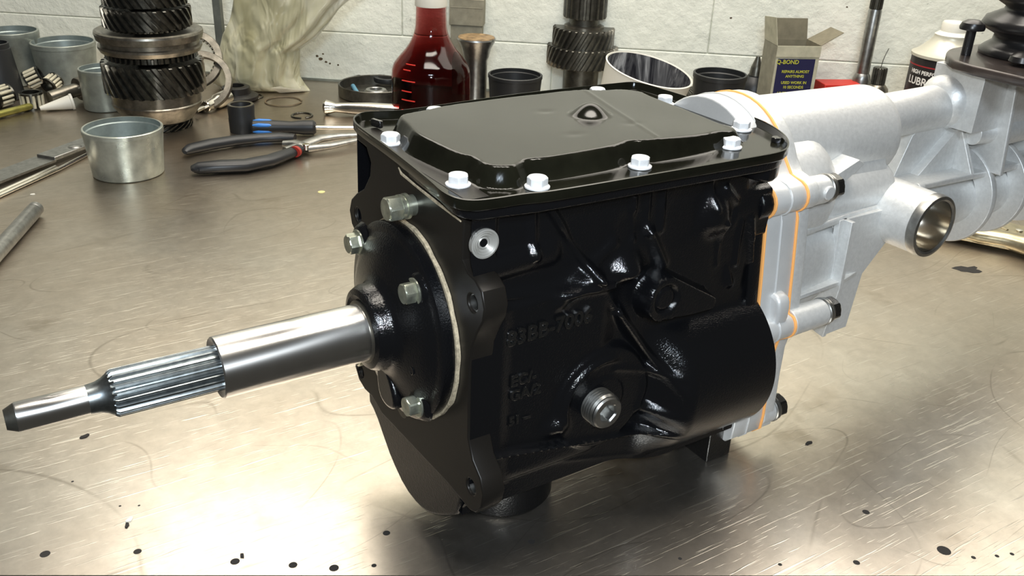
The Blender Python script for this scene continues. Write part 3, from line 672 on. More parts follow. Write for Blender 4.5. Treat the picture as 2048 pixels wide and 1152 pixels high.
# lever plate, boot and lever bolts
m=G(); m.plate(smooth_poly([(530,20),(512,14),(493,1),(476,-20),(475,-80),(480,-86),(624,-86),(632,-80),(632,14),(622,22)],1),[],(0,0,115),X,Y,8,2,2)
lp=m.build('lever_plate',M['dark_brown'],gb,merge=False,label='dark brown painted steel plate')
bc=at(2052,112,150+123); bx,by=bc.x,bc.y
m=G(); pr=[(46,0),(47,4),(42,8),(36,12),(35,18),(47,23),(50,27),(47,33),(32,40),(31,43),(41,48),(42,52),(38,57),(26,62),(26,65),(34,70),(35,74),(30,79),(22,84),(22,88),(30,93),(30,97),(22,104),(18,130)]
m.lathe([(r*.80,h*.9) for r,h in pr],(bx,by,123),Z,72); m.build('rubber_boot',M['rubber'],gb,ang=80,label='shiny black ribbed rubber boot')
for (px,py) in ((1931,110),(2041,132)):
    c=at(px,py,273); mm=G(); mm.cyl((c.x,c.y,122),(c.x,c.y,146),3.9,3.9,20); mm.lathe([(4.5,18),(9.6,18.6),(10,20.5),(8.6,24),(5,26.3),(.01,27)],(c.x,c.y,125),Z,28)
    if px>2000: mm=G(); mm.lathe([(9,0),(10,1),(9,5),(5,8),(.01,9)],(c.x,c.y,125.5),Z,28)
    mm.build('plate_screw',M['rubber'],lp,label='dark round-headed screw')

# ================================================================== THINGS ON THE BENCH BEHIND
def L0(b): return MB((0,0,0))
def vprof(b,items):
    """items: (image y of ring centre, half width px) -> [(radius mm, height mm)] on the vertical through b"""
    out=[]
    for py,hw in items:
        z=zfor(b,py); out.append((hw*kmm(Vector((b.x,b.y,z))),max(z,0)))
    return out
def standing(name,label,cat,px,py,group=None):
    b=at(px,py); return thing(name,label,cat,b,group),b
def open_can(name,label,px,py,ytop,hwb,hwt,wall,m_out,m_in,lip=0,cat='cup',group=None):
    b=at(px,py); h=zfor(b,ytop); rb=hwb*kmm(b); rt=hwt*kmm(Vector((b.x,b.y,h)))
    t=thing(name,label,cat,b,group); m=MB()
    m.lathe([(.01,0),(rb-2,0),(rb,1.5),(rb+(rt-rb)*.9,h*.9),(rt+lip,h*.905),(rt+lip,h-.8),(rt+lip-.8,h),(rt-wall,h)],(0,0,0),Z,64,c1=False)
    m.build('wall',m_out,t,ang=30)
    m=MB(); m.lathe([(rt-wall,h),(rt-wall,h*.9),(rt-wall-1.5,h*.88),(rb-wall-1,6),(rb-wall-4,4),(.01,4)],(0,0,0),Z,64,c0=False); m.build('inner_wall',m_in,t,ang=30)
    return t,h,rt
# --- grey cups
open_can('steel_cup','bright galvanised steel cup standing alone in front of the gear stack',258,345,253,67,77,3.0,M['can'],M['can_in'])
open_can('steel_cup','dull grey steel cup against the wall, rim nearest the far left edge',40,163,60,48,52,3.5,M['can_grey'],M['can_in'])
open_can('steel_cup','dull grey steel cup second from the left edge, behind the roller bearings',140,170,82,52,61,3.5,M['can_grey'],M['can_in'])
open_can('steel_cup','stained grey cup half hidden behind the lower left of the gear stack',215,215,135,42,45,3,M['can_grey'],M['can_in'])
# --- black plastic cups
open_can('plastic_cup','black plastic cup at the extreme left edge of the bench',8,195,85,40,28,2,M['black_plastic'],M['black_plastic'])
open_can('plastic_cup','round black plastic cup between the mushroom puller and the counter gear',1028,215,148,48,54,3,M['black_plastic'],M['black_plastic'],lip=.5)
open_can('plastic_cup','round black plastic cup just left of the small dropper bottle',1428,240,146,46,53,3,M['black_plastic'],M['black_plastic'],lip=.5)
# --- helical gear helper
def gear(m,c,ax,z0,z1,rroot,rtip,n,twist,seg=6,bore=0,chf=1.2):
    prof=[(0,rroot),(.22,rroot),(.34,rtip),(.64,rtip),(.78,rroot)]
    c=Vector(c);a=Vector(ax).normalized(); t=Vector((0,0,1)) if abs(a.z)<.9 else Vector((1,0,0)); x=a.cross(t).normalized(); y=a.cross(x)
    ls=[(z0,-1)]+[(z0+chf+(z1-z0-2*chf)*k/seg,0) for k in range(seg+1)]+[(z1,-1)]
    vs=[];fs=[];N=n*len(prof)
    for (z,fl) in ls:
        for i in range(n):
            for (ph,r) in prof:
                th=2*PI*(i+ph)/n+twist*(z-z0)/(z1-z0); rr_=min(r,rtip+fl*chf)
                vs.append(c+a*z+(x*math.cos(th)+y*math.sin(th))*rr_)
    for k in range(len(ls)-1):
        for i in range(N): i2=(i+1)%N; fs.append((k*N+i,(k+1)*N+i,(k+1)*N+i2,k*N+i2))
    fs.append(tuple(range(N))); fs.append(tuple(reversed(range((len(ls)-1)*N,len(ls)*N))))
    return m.add(vs,fs)
def gear_at(t,b,name,y0,y1,hw,depth,n,tw,matl,label=None):
    (r0,z0),(r1,z1)=vprof(b,[(y0,hw),(y1,hw)]); m=MB(); gear(m,(0,0,0),Z,z0,z1,r1-depth,r1,n,tw); return m.build(name,matl,t,ang=25,label=label)
# --- main gear stack
t,b=standing('gear_stack','tall stack of oily black helical gears and a steel ring standing on end','gears',322,250)
gear_at(t,b,'foot_gear',262,236,62,5,22,.5,M['dark_steel'])
m=MB(); pr=vprof(b,[(236,60),(232,66),(206,84),(204,85),(200,86),(198,84.5),(180,86),(150,88),(148,60)]); m.lathe(pr,(0,0,0),Z,80); m.build('synchro_cone',M['brown_steel'],t,ang=20,label='bright brushed steel cone')
gear_at(t,b,'helical_gear',178,118,98,6,30,-.42,M['dark_steel'],'large oily black helical gear')
(r,z)=vprof(b,[(108,88)])[0]; m=MB(); gear(m,(0,0,0),Z,z-3,z+6,r-5,r,44,0); m.build('dog_teeth',M['dark_steel'],t,ang=25)
pr=vprof(b,[(100,86),(98,95),(90,99),(86,99),(84,94),(76,94),(74,101),(62,104),(58,103),(56,99),(57,92),(60,86)]); m=MB(); m.lathe(pr,(0,0,0),Z,80); m.build('synchro_sleeve',M['brown_steel'],t,ang=25,label='brushed bronze toned steel sliding ring')
m=MB(); (r,z)=vprof(b,[(66,86)])[0]; gear(m,(0,0,0),Z,z-8,z+4,r-5,r-1,46,0); m.build('hub_teeth',M['dark_steel'],t,ang=25)
(r,z)=vprof(b,[(52,76)])[0]; m=MB(); gear(m,(0,0,0),Z,z-2,z+6,r-4,r,42,0); m.build('dog_teeth',M['dark_steel'],t,ang=25)
gear_at(t,b,'helical_gear',50,10,86,6,28,-.38,M['dark_steel'],'upper oily black helical gear')
gear_at(t,b,'helical_gear',6,-40,82,6,28,-.38,M['dark_steel'],'topmost oily helical gear cut by the frame')
m=MB(); pr=vprof(b,[(215,30),(-60,30)]); m.lathe(pr,(0,0,0),Z,32); m.build('main_shaft',M['dark_steel'],t)
# --- synchro rings leaning behind the stack
def ring_thing(name,label,c,ax,ro,ri,th,matl,teeth=0,cat='ring',group=None,seg=64):
    c=Vector(c); t=thing(name,label,cat,c,group); m=MB(); a=Vector(ax).normalized()
    m.lathe([(ri,0),(ro-1,0),(ro,1),(ro,th-1),(ro-1,th),(ri,th)],(0,0,0),a,seg,closed=True); m.build('ring_body',matl,t,ang=30)
    if teeth:
        x=a.cross(Vector((0,0,1))).normalized(); y=a.cross(x); m=MB()
        for i in range(teeth):
            an=2*PI*i/teeth; d=x*math.cos(an)+y*math.sin(an); m.box(d*(ri-1.2)+a*(th/2),(3.4,ri*PI/teeth*.9,th*.7),d,a.cross(d))
        m.build('inner_teeth',M['dark_steel'],t)
    return t
lean=Vector((-.35,-.75,.55))
c=at(398,208); c=c+Vector((0,0,47)); ring_thing('synchro_ring','toothed synchro ring leaning behind the gear stack, topmost',c+Vector((0,14,22)),lean,50,39,8,M['brown_steel'],36)
ring_thing('synchro_ring','plain outer ring lying under the toothed synchro ring by the bag',c+Vector((2,-22,-6)),lean,50,40,10,M['brown_steel'],0)
# --- chrome spark socket behind
def lying(name,label,cat,p0,p1,segs,matl,group=None,up=10):
    """segs: list of (t along, radius mm) lathe between two points"""
    a=Vector(p0);b=Vector(p1); t=thing(name,label,cat,(a.x,a.y,0),group); m=MB(); L=(b-a).length
    m.lathe([(r,L*q) for q,r in segs],a-Vector((a.x,a.y,0)),b-a,36); m.build('body',matl,t,ang=30); return t
p0=at(392,222,9); p1=at(456,193,14)
t=thing('socket_driver','chrome socket on a thin bar between ring and black socket','tool',(p0.x,p0.y,0)); m=MB(); L=(p1-p0).length
o_=Vector((0,0,9)); m.lathe([(3.5,0),(3.5,L*.3)],o_,p1-p0,20); m.build('bar',M['chrome'],t)
m=MB(); m.lathe([(8,L*.28),(9,L*.3),(9,L*.55),(12,L*.62),(12.5,L*.98),(11.5,L),(8,L),(8,L*.8),(.01,L*.8)],o_,p1-p0,36); m.build('socket',M['chrome'],t,ang=30)
# --- black impact socket
t,b=standing('impact_socket','short black impact socket standing upright beside the screwdriver','socket',486,262)
pr=vprof(b,[(262,25),(236,26),(234,25.4),(212,26.5),(209,26)]); r,z=pr[-1]; m=MB(); m.lathe([(.01,0)]+pr+[(r-4,z+.4),(r-5,z-4),(r-6,z-14),(.01,z-14)],(0,0,0),Z,48); m.build('body',M['black_plastic'],t,ang=30)
m=MB(); m.lathe([(r-4.4,z-1),(r-.6,z+.2),(r-.6,z+.9),(r-4.4,z+.9)],(0,0,0),Z,48,closed=True); m.build('worn_rim',M['brown_steel'],t,label='bare worn steel rim')
# --- screwdriver
a=at(503,254,12); b2=at(632,255,12); c2=at(760,256,12)
t=thing('screwdriver','screwdriver with black and blue handle lying by the pliers','screwdriver',(a.x,a.y,0)); off=Vector((a.x,a.y,0)); d=(b2-a).normalized(); L=(b2-a).length
m=MB(); m.lathe([(.01,0),(8,0),(10.5,3),(11,L*.3),(9,L*.62),(11,L*.8),(11,L*.96),(8,L)],a-off,d,32); m.build('handle',M['black_plastic'],t)
m=MB()
for s_ in (0,1,2,3,4,5):
    an=s_*PI/3+.5; x_=d.cross(Z).normalized(); y_=d.cross(x_); dd=x_*math.cos(an)+y_*math.sin(an); 
    m.sweep([a-off+d*(L*q)+dd*rr_ for q,rr_ in ((.03,9.2),(.12,9.6),(.28,9.4),(.38,8.2))],[1.5,3.2,2.8,.8],10)
m.build('blue_inlay',M['blue'],t,label='bright blue grip panel')
m=MB(); m.cyl(b2-off,c2-off,3.2,3.0,20); m.build('shank',M['chrome'],t)
# --- pliers
off=at(480,300); t=thing('long_nose_pliers','long nose pliers with black grips lying open beside the gearbox','pliers',off)
def pth(pts,z): return [at(x,y,z)-off for x,y in pts]
m=MB(); m.sweep(pth([(370,305),(373,302),(380,298),(420,289),(470,281),(520,276),(560,274),(590,276)],9),[3,7,9.5,10.5,10,9,9,8],16,.75); m.build('handle_grip',M['grip'],t,label='upper black plastic grip')
m=MB(); m.sweep(pth([(386,340),(389,338),(397,336),(440,333),(490,331),(540,321),(575,308),(598,298)],9),[3,7.5,10,11.5,11.5,11,10,9],16,.75); m.build('handle_grip',M['grip'],t,label='lower black plastic grip')
m=MB(); m.sweep(pth([(589,304),(593,302)],10),[9.3,9.0],16,.85); m.build('red_mark',M['redspot'],t,label='small red mark on the grip')
m=MB(); m.sweep(pth([(566,287),(590,288),(620,297),(660,292),(710,281),(760,268)],9),[6,9,8,6.5,5,3],12,.7); m.sweep(pth([(570,300),(600,292),(640,277),(680,272),(720,270),(760,266)],9),[6,8,8,6,5,3],12,.7); m.build('jaws',M['steel_dull'],t)
c=at(612,288,16)-off; m=MB(); m.cyl(c-Vector((0,0,8)),c,6,5.4,24,.5); m.build('pivot',M['chrome'],t)
# --- flat steel strips lower left
off=at(100,330)
def strip(name,label,pts,w_,z,th,lab2=None):
    t=thing(name,label,'tool',off); P=[at(x,y,z)-off for x,y in pts]; m=MB()
    for i in range(len(P)-1):
        d=P[i+1]-P[i]; m.box((P[i]+P[i+1])/2,(d.length,w_,th),d,d.cross(Z)*-1)
    m.build('blade',M['steel_dull'],t); return t
t=strip('steel_strip_tool','riveted flat steel tool with folded blades at the left edge',[(-60,376),(92,318)],34,6,3)
P0=at(92,318,6.5)-off;P1=at(190,281,6.5)-off; m=MB(); d=P1-P0; m.box((P0+P1)/2+Vector((0,0,2)),(d.length,30,5),d,d.cross(Z)*-1); bev(m.build('joint_block',M['steel_dull'],t),.8)
m=MB(); c=at(150,296,9)-off; m.lathe([(9,0),(9,1.2),(7,2.6),(.01,3)],c+Vector((0,0,1)),Z,28); m.build('rivet',M['steel_dull'],t)
m=MB(); P0=at(-60,412,4)-off;P1=at(112,335,4)-off; m.sweep([P0,P1],3.2,10); m.sweep([P0+Vector((2,-5,-1)),P1+Vector((2,-5,-1)),at(182,305,3)-off],2.6,10); m.build('edge_blades',M['chrome'],t,label='bright thin edge blades')
# --- steel tube at left
a=at(-40,542,9.5); b2=at(72,417,9.5); off=Vector((a.x,a.y,0)); t=thing('steel_tube','plain steel tube on the bare bench at the left edge','tube',off)
m=MB(); d=(b2-a).normalized(); L=(b2-a).length; m.lathe([(6.6,L-14),(6.6,L-.6),(7.6,L),(8.6,L-.5),(8.6,L-7),(8.0,L-7.6),(8.6,L-8.2),(8.8,L-9),(8.8,0),(6.6,0)],a-off,d,40); m.build('tube_body',M['steel_dull'],t,ang=30)
# --- brass rod, cone nozzle, bar with collar, roller bearings
p0=at(-30,236,7);p1=at(62,212,7); lying('yellow_rod','yellow green plated rod at the left edge','rod',p0,p1,[(0,5.5),(.96,5.5),(1,4.5),(1,.01)],M['brass'])
p0=at(80,217,6);p1=at(146,203,12); lying('plastic_nozzle','cream plastic cone nozzle lying beside the steel bar','nozzle',p0,p1,[(0,.01),(0,3.2),(.92,11.5),(.93,13),(1,13),(1,.01)],M['white_pl'])
a=at(98,197,16);b2=at(158,178,22); off=Vector((a.x,a.y,0)); t=thing('collared_bar','brown oily steel bar with a collar ring','bar',off); m=MB(); m.cyl(a-off,b2-off,11,11,28,.8); m.build('bar',M['brown_steel'],t); d=(b2-a).normalized()
m=MB(); m.lathe([(11.5,0),(18,0),(19,1.5),(19,13),(18,14),(11.5,14)],b2-off-d*2,d,40,closed=True); m.build('collar',M['brown_steel'],t,label='slightly brighter collar')
def roller_bearing(label,px,py,z,ax,r,h):
    c=at(px,py,z); off=Vector((c.x,c.y,0)); t=thing('roller_bearing',label,'bearing',off); a=Vector(ax).normalized(); c=c-off
    m=MB(); m.lathe([(r-4,-h/2),(r,-h/2),(r,-h/2+3),(r-4,-h/2+3)],c,a,40,closed=True); m.lathe([(r-4,h/2-3),(r,h/2-3),(r,h/2),(r-4,h/2)],c,a,40,closed=True)
    m.lathe([(r-5,-h/2),(r-3.2,-h/2),(r-3.2,h/2),(r-5,h/2)],c,a,40,closed=True); m.build('cage',M['dark_steel'],t)
    x=a.cross(Vector((.3,.2,1))).normalized(); y=a.cross(x); rm=None
    for i in range(12):
        th=2*PI*i/12; p=c+(x*math.cos(th)+y*math.sin(th))*(r-2.2)
        if rm is None:
            m=MB(); m.cyl(-a*(h/2-3),a*(h/2-3),2.3,seg=10); o=m.build('needle_roller',M['beige_dirty'],t); rm=o
        else:
            o=rm.copy(); scn.collection.objects.link(o); o.parent=t
        o.location=p*S
roller_bearing('needle roller bearing lying on its side at the far left edge',4,192,18,(1,.5,.1),17,26)
roller_bearing('needle roller bearing tipped against the second grey cup, topmost of three',68,156,28,(.9,-.2,.4),16,26)
roller_bearing('needle roller bearing standing upright with its open end up, below the tipped one',64,200,13,Z,18,26)
roller_bearing('needle roller bearing half behind the oily steel bar',104,166,20,(.7,.6,.3),14,22)
# --- post and black grommet
P=at(450,168); t=thing('wall_post','dark grey steel post rising against the wall behind the gear stack','post',P); m=MB(); m.box((0,0,330),(13,13,660),wx,wn); m.build('post_body',M['wallpost'],t)
t,b=standing('rubber_grommet','black rubber grommet under the edge of the plastic bag','grommet',474,199)
m=MB(); m.lathe([(14,0),(32,0),(36,3),(36,8),(30,11),(24,12),(23,22),(19,24),(14,24),(14,0)],(0,0,0),Z,48); m.build('grommet_body',M['rubber'],t,ang=50)
# --- circlips on the bench
def clip(label,px,py,r,wd,gap,rot,matl=M['dark_steel']):
    c=at(px,py); t=thing('circlip',label,'circlip',c); m=MB(); n=40; P=[]
    for i in range(n+1):
        an=rot+gap/2+(2*PI-gap)*i/n; P.append((r*math.cos(an),r*math.sin(an),1.2))
    m.sweep(P,[wd]*(n+1),8,.6); m.build('clip_ring',matl,t)
clip('small dark circlip behind the black socket',505,194,17,1.7,.5,1.0)
clip('widest flat brown circlip on the bench below the bag',567,204,30,1.4,.25,5.8,M['stain'])
clip('dark circlip half behind the screwdriver handle',604,232,16,2.0,.4,4.5)
# --- bag
t,b=standing('plastic_bag','crumpled clear plastic bag with dirty beige contents against the wall','bag',555,178)
rows=[(186,462,618,18),(176,445,616,40),(165,428,608,55),(150,423,600,62),(120,441,602,66),(95,450,605,64),(70,458,640,62),(40,474,668,60),(10,482,690,58),(-30,488,735,56)]
P=[];nth=96
for (py,xl,xr,dep) in rows:
    z=max(zfor(b,py),0) if py<178 else 0.5
    cx=(xl+xr)/2; k=kmm(Vector((b.x,b.y,z))); 
    P.append((z,(cx-(555-.11*(178-py)*-1*0-(.115*0)))*k,(xr-xl)/2*k,dep))
zz=[p[0] for p in P]; zz[0]=0.5; zz[1]=3
NZ=70; G_=np.zeros((NZ,nth,3)); rgt=CR.copy(); rgt.z=0; rgt.normalize(); dpt=Vector((-rgt.y,rgt.x,0))
zl=np.linspace(zz[0],zz[-1],NZ); cxs=np.interp(zl,zz,[p[1] for p in P]); hws=np.interp(zl,zz,[p[2] for p in P]); dps=np.interp(zl,zz,[p[3] for p in P])
for i in range(NZ):
    for k in range(nth):
        th=2*PI*k/(nth-1); q=.05*math.sin(th*7+zl[i]*.012)+.07*abs(math.sin(th*5-zl[i]*.012+1))+.03*math.sin(th*13+1.2*math.sin(zl[i]*.03))+.02*abs(math.sin(zl[i]*.07+3*math.sin(th*3)))
        q=q*math.exp(-0)-.05
        xx=cxs[i]+hws[i]*math.cos(th)*(1+q*.5); yy=-8+dps[i]*.55*math.sin(th)*(1+q*2.2)
        p=rgt*xx+dpt*yy; G_[i,k]=(p.x,p.y,zl[i])
# keep in front of the wall
for i in range(NZ):
    for k in range(nth):
        p=Vector(G_[i,k])+b; dd=(p-WP).dot(wn)
        if dd>-4: p=p-wn*(dd+4); G_[i,k]=tuple(p-b)
m=MB(); m.grid(G_)
bagm,nt,bb=new_mat('dirty_clear_plastic'); f=noise(nt,objco(nt,(1,1,.22)),14,3,.5,.6)
nt.links.new(ramp(nt,f,[(.35,(.33,.31,.18)),(.55,(.52,.50,.34)),(.72,(.70,.68,.54))]),bb.inputs['Base Color']); setin(bb,Roughness=.4,Alpha=.97); bb.inputs['Coat Weight'].default_value=1; bb.inputs['Coat Roughness'].default_value=.12
bump(nt,bb,noise(nt,objco(nt,(1,1,.35)),22,2,.5,1.6),1.0,.012)
m.build('bag_body',bagm,t,ang=80)
m=MB()
cc=[(at(x,y,z)-b) for x,y,z in ((425,168,6),(445,150,26),(470,172,8),(455,186,3))]
m.add([cc[0],cc[1],cc[2],cc[3],cc[0]*.3+cc[2]*.7+Vector((0,0,10))],[(0,1,4),(1,2,4),(2,3,4),(3,0,4)]); 
clr,nt,bb=new_mat('clear_film'); bb.inputs['Base Color'].default_value=(.6,.58,.48,1); setin(bb,Roughness=.12,Alpha=.45); bb.inputs['Coat Weight'].default_value=1
m.build('loose_corner',clr,t,label='shiny clear crumpled corner')
m=MB(); cc=[(at(x,y,z)-b) for x,y,z in ((540,176,14),(560,186,2),(620,182,3),(600,165,14),(575,178,9))]; m.add(cc,[(0,1,4),(1,2,4),(2,3,4),(3,0,4)]); m.build('loose_corner',clr,t,label='clear fold lying flat on the bench')
# --- round tray with nut, ring, blue piece
t,b=standing('round_tray','dark grey round plastic tray holding loose hardware','tray',752,190)
rt=74*kmm(b); m=MB(); m.lathe([(.01,0),(rt-2,0),(rt,2),(rt,20),(rt-1,21),(rt-3,20),(rt-3,4),(.01,4)],(0,0,0),Z,72); m.build('tray_body',M['grey_steel'],t,ang=30)
c=at(752,184,10); t=thing('large_nut','big grey flanged nut in the round tray','nut',c); m=MB(); k=kmm(c)
m.lathe([(11*k,-5),(21*k,-5),(24*k,-3),(24*k,1),(20*k,5),(13*k,6),(12*k,5)],(0,0,0),Z,36,closed=True); m.build('nut_body',M['steel_dull'],t)
c=at(775,158,14); t=thing('rubber_ring','black ring at the back of the round tray','ring',c); m=MB(); m.lathe([(17,-4),(24,-4),(25,0),(24,4),(17,4)],(0,0,0),Z,40,closed=True); m.build('ring_body',M['black_plastic'],t)
a=at(706,172,8);b2=at(718,192,8); lying('blue_clip','light blue strip among the hardware in the tray','clip',a,b2,[(0,.01),(0,4),(1,4),(1,.01)],mat('pale_blue',(.12,.30,.42),.5))
a=at(700,160,8);b2=at(735,150,12); lying('dark_pin','dark cylindrical pin in the back of the round tray','pin',a,b2,[(0,.01),(0,5),(1,5),(1,.01)],M['dark_steel'])
# --- chrome handle
a=at(648,214,12);b2=at(800,222,12); t=lying('chrome_handle','polished chrome tool handle with flared end behind the gearbox','handle',a,b2,[(0,.01),(0,10),(.03,12),(.09,10),(.16,7.5),(.3,9),(.6,11),(1,11)],M['chrome'])
# --- oil bottle
t,b=standing('oil_bottle','squat clear bottle of dark red oil behind the gearbox cover','bottle',862,232)
pr=vprof(b,[(225,80),(150,80),(138,79),(126,75),(112,64),(98,52),(84,43),(70,37),(55,33),(25,32),(-12,32)])
pr=[(pr[0][0]-4,0),(pr[0][0],4)]+pr[1:]
gm,nt,bb=new_mat('clear_bottle_plastic'); bb.inputs['Base Color'].default_value=(.95,.96,.92,1); setin(bb,Roughness=.06,IOR=1.05); bb.inputs['Transmission Weight'].default_value=1; bb.inputs['Coat Weight'].default_value=.8
lm,nt,bb=new_mat('dark_red_oil'); nt.nodes.remove(bb); g=node(nt,'ShaderNodeBsdfGlass'); g.inputs['IOR'].default_value=1.015; g.inputs['Roughness'].default_value=.03
va=node(nt,'ShaderNodeVolumeAbsorption'); va.inputs['Color'].default_value=(.60,.02,.01,1); va.inputs['Density'].default_value=68
g2=node(nt,'ShaderNodeBsdfGlossy'); g2.inputs['Roughness'].default_value=.08; fr=node(nt,'ShaderNodeFresnel'); fr.inputs['IOR'].default_value=1.4; mx=node(nt,'ShaderNodeMixShader')
gg=node(nt,'ShaderNodeNewGeometry'); iv=node(nt,'ShaderNodeMath',operation='SUBTRACT'); iv.inputs[0].default_value=1; nt.links.new(gg.outputs['Backfacing'],iv.inputs[1]); ml=node(nt,'ShaderNodeMath',operation='MULTIPLY'); nt.links.new(fr.outputs[0],ml.inputs[0]); nt.links.new(iv.outputs[0],ml.inputs[1]); nt.links.new(ml.outputs[0],mx.inputs[0]); nt.links.new(g.outputs[0],mx.inputs[1]); nt.links.new(g2.outputs[0],mx.inputs[2]); nt.links.new(mx.outputs[0],nt.nodes['Material Output'].inputs['Surface']); nt.links.new(va.outputs[0],nt.nodes['Material Output'].inputs['Volume'])
ztop=zfor(b,10); zs=[z for r,z in pr]; rs=[r for r,z in pr]
zq=np.linspace(0,ztop,40); m=MB(); m.lathe([(.01,2)]+[(float(np.interp(z,zs,rs))-1.2,max(float(z),2)) for z in zq]+[(.01,float(ztop))],(0,0,0),Z,64); m.build('red_oil',lm,t,ang=60,label='dark red oil')
m=MB(); m.lathe([(pr[-1][0]+.2,ztop-1),(pr[-1][0]+.6,ztop+1.0),(pr[-1][0]-.4,ztop+12),(pr[-1][0]-.4,pr[-1][1])],(0,0,0),Z,48); m.build('neck_sleeve',M['white_pl'],t,label='empty pale neck above the oil')
# graduation marks moulded on the side
for i,(py,wv) in enumerate(((118,10),(128,7),(148,12),(168,9),(185,12),(205,9))):
    z=zfor(b,py); r=float(np.interp(z,zs,rs)); an0=math.atan2(CAM.y-b.y,CAM.x-b.x)-.62
    m=MB()
    P=[(math.cos(an0-.16+.32*q/6*wv/10)*(r-.2),math.sin(an0-.16+.32*q/6*wv/10)*(r-.2),z) for q in range(7)]; m.sweep(P,1.0,6); m.build('graduation_mark',M['red'],t)
# --- grey carton behind the bottle
t,b=standing('grey_carton','brown grey lidded carton behind the oil bottle','box',936,186)
h1=zfor(b,48); w1=60*kmm(b); m=MB(); m.box((-4,0,h1/2),(w1,26,h1),wx,wn); bev(m.build('carton_body',M['cardboard'],t),.8)
m=MB(); m.box((-4,0,h1+26),(w1+5,30,52),wx,wn); m.box((-4,0,h1+30),(w1+2,31,1.4),wx,wn); bev(m.build('carton_lid',M['cardboard'],t),.8)
m=MB(); m.box((-4,0,h1+58),(w1+5.6,30.6,30),wx,wn); bev(m.build('lid_band',M['beige_dirty'],t,label='yellowish printed band'),.5)
# --- mushroom puller
t,b=standing('mushroom_puller','steel shaft with wide brown greasy mushroom head behind the cover','tool',950,205)
pr=vprof(b,[(205,22),(120,23),(112,26),(95,30),(82,37),(78,39),(75,38)]); m=MB(); m.lathe(pr,(0,0,0),Z,48); m.build('shaft',M['steel_dull'],t,ang=30)
r,z=pr[-1]; m=MB(); m.lathe([(r*.98,z-.5),(r*.95,z+1.4),(r*.6,z+.6),(r*.35,z+2.2),(.01,z+3)],(0,0,0),Z,40); m.build('greasy_top',M['drygrease'],t,label='brown grease covered top')
# --- counter gear
t,b=standing('counter_gear','grey countershaft gear cluster standing on end against the wall','gears',1158,196)
gear_at(t,b,'straight_pinion',34,-25,44,5,19,0,M['grey_steel'])
m=MB(); m.lathe(vprof(b,[(196,34),(120,36),(118,32),(48,30),(20,30)]),(0,0,0),Z,48); m.build('shaft',M['grey_steel'],t,ang=30)
gear_at(t,b,'helical_gear',95,54,62,5,28,.36,M['grey_steel'],'upper smaller helical gear')
gear_at(t,b,'helical_gear',128,90,71,5,34,.30,M['grey_steel'],'lower larger helical gear')
m=MB(); r,z=vprof(b,[(54,40)])[0]; m.lathe([(r,z),(r,z+3),(r-5,z+5),(r-8,z+5)],(0,0,0),Z,40); m.build('hub_shoulder',M['brown_steel'],t)
# --- tub with film, black ring, ribbed plug, dropper
t,b=standing('clear_tub','wide pale rimmed tub with streaky dark lining beside the counter gear','tub',1268,245)
h=zfor(b,155); k=kmm(b); r=89*k*.97; tilt=Vector((.10,-.22,1)).normalized(); t.location.z=.017
m=MB(); m.lathe([(r-10,0),(r-7,0),(r,h),(r+1.2,h+1),(r-1,h+2),(r-2.2,h)],(0,0,0),tilt,72,c1=False); m.build('tub_wall',M['white_pl'],t,ang=40)
sm,nt,bb=new_mat('streaky_dark_film'); f=noise(nt,objco(nt,(1,1,.12),(.3,.2,.4)),38,4,.7,.8); nt.links.new(ramp(nt,f,[(.42,(.02,.02,.025)),(.55,(.12,.12,.125)),(.68,(.5,.5,.5))]),bb.inputs['Base Color']); setin(bb,Roughness=.2); bump(nt,bb,f,.8,.004)
m=MB(); m.lathe([(r-2.2,h),(r-7,8),(.01,8)],(0,0,0),tilt,72,c0=False); m.build('dark_lining',sm,t,ang=40,label='dark lining with pale streaks')
c=at(1303,192); t=thing('black_ring','thin black ring leaning up behind the pale rimmed tub','ring',c); m=MB(); m.lathe([(33,-4),(39,-5),(41,0),(39,6),(34,6)],(0,0,35),Vector((.05,-.55,.8)),56,closed=True); m.build('ring_body',M['black_plastic'],t)
a=at(1366,200,18);b2=at(1410,205,18); off=Vector((a.x,a.y,0)); t=thing('ribbed_plug','ribbed grey plug lying behind the gearbox cover','plug',off); m=MB(); L=40; pr=[(.01,0),(14,0),(17,2)]
for i in range(6): pr+=[(18.5,3+i*5),(18.5,6+i*5),(16.5,6.6+i*5),(16.5,7.6+i*5)]
pr+=[(.01,34)]; m.lathe(pr,a-off,Vector((.75,.1,0.05)),40); m.build('plug_body',M['grey_steel'],t,ang=25)
t,b=standing('dropper_bottle','small dark dropper bottle with pointed cap left of the open carton','bottle',1500,222)
pr=vprof(b,[(212,30),(175,29),(160,22),(152,15),(150,15)]); m=MB(); m.lathe([(pr[0][0]-3,0)]+pr,(0,0,0),Z,40); m.build('bottle_body',M['black_plastic'],t,ang=40)
m=MB(); m.lathe(vprof(b,[(152,13.5),(134,11),(132,10),(117,5),(113,4)]),(0,0,0),Z,32); m.build('pointed_cap',M['grey_steel'],t,ang=30)
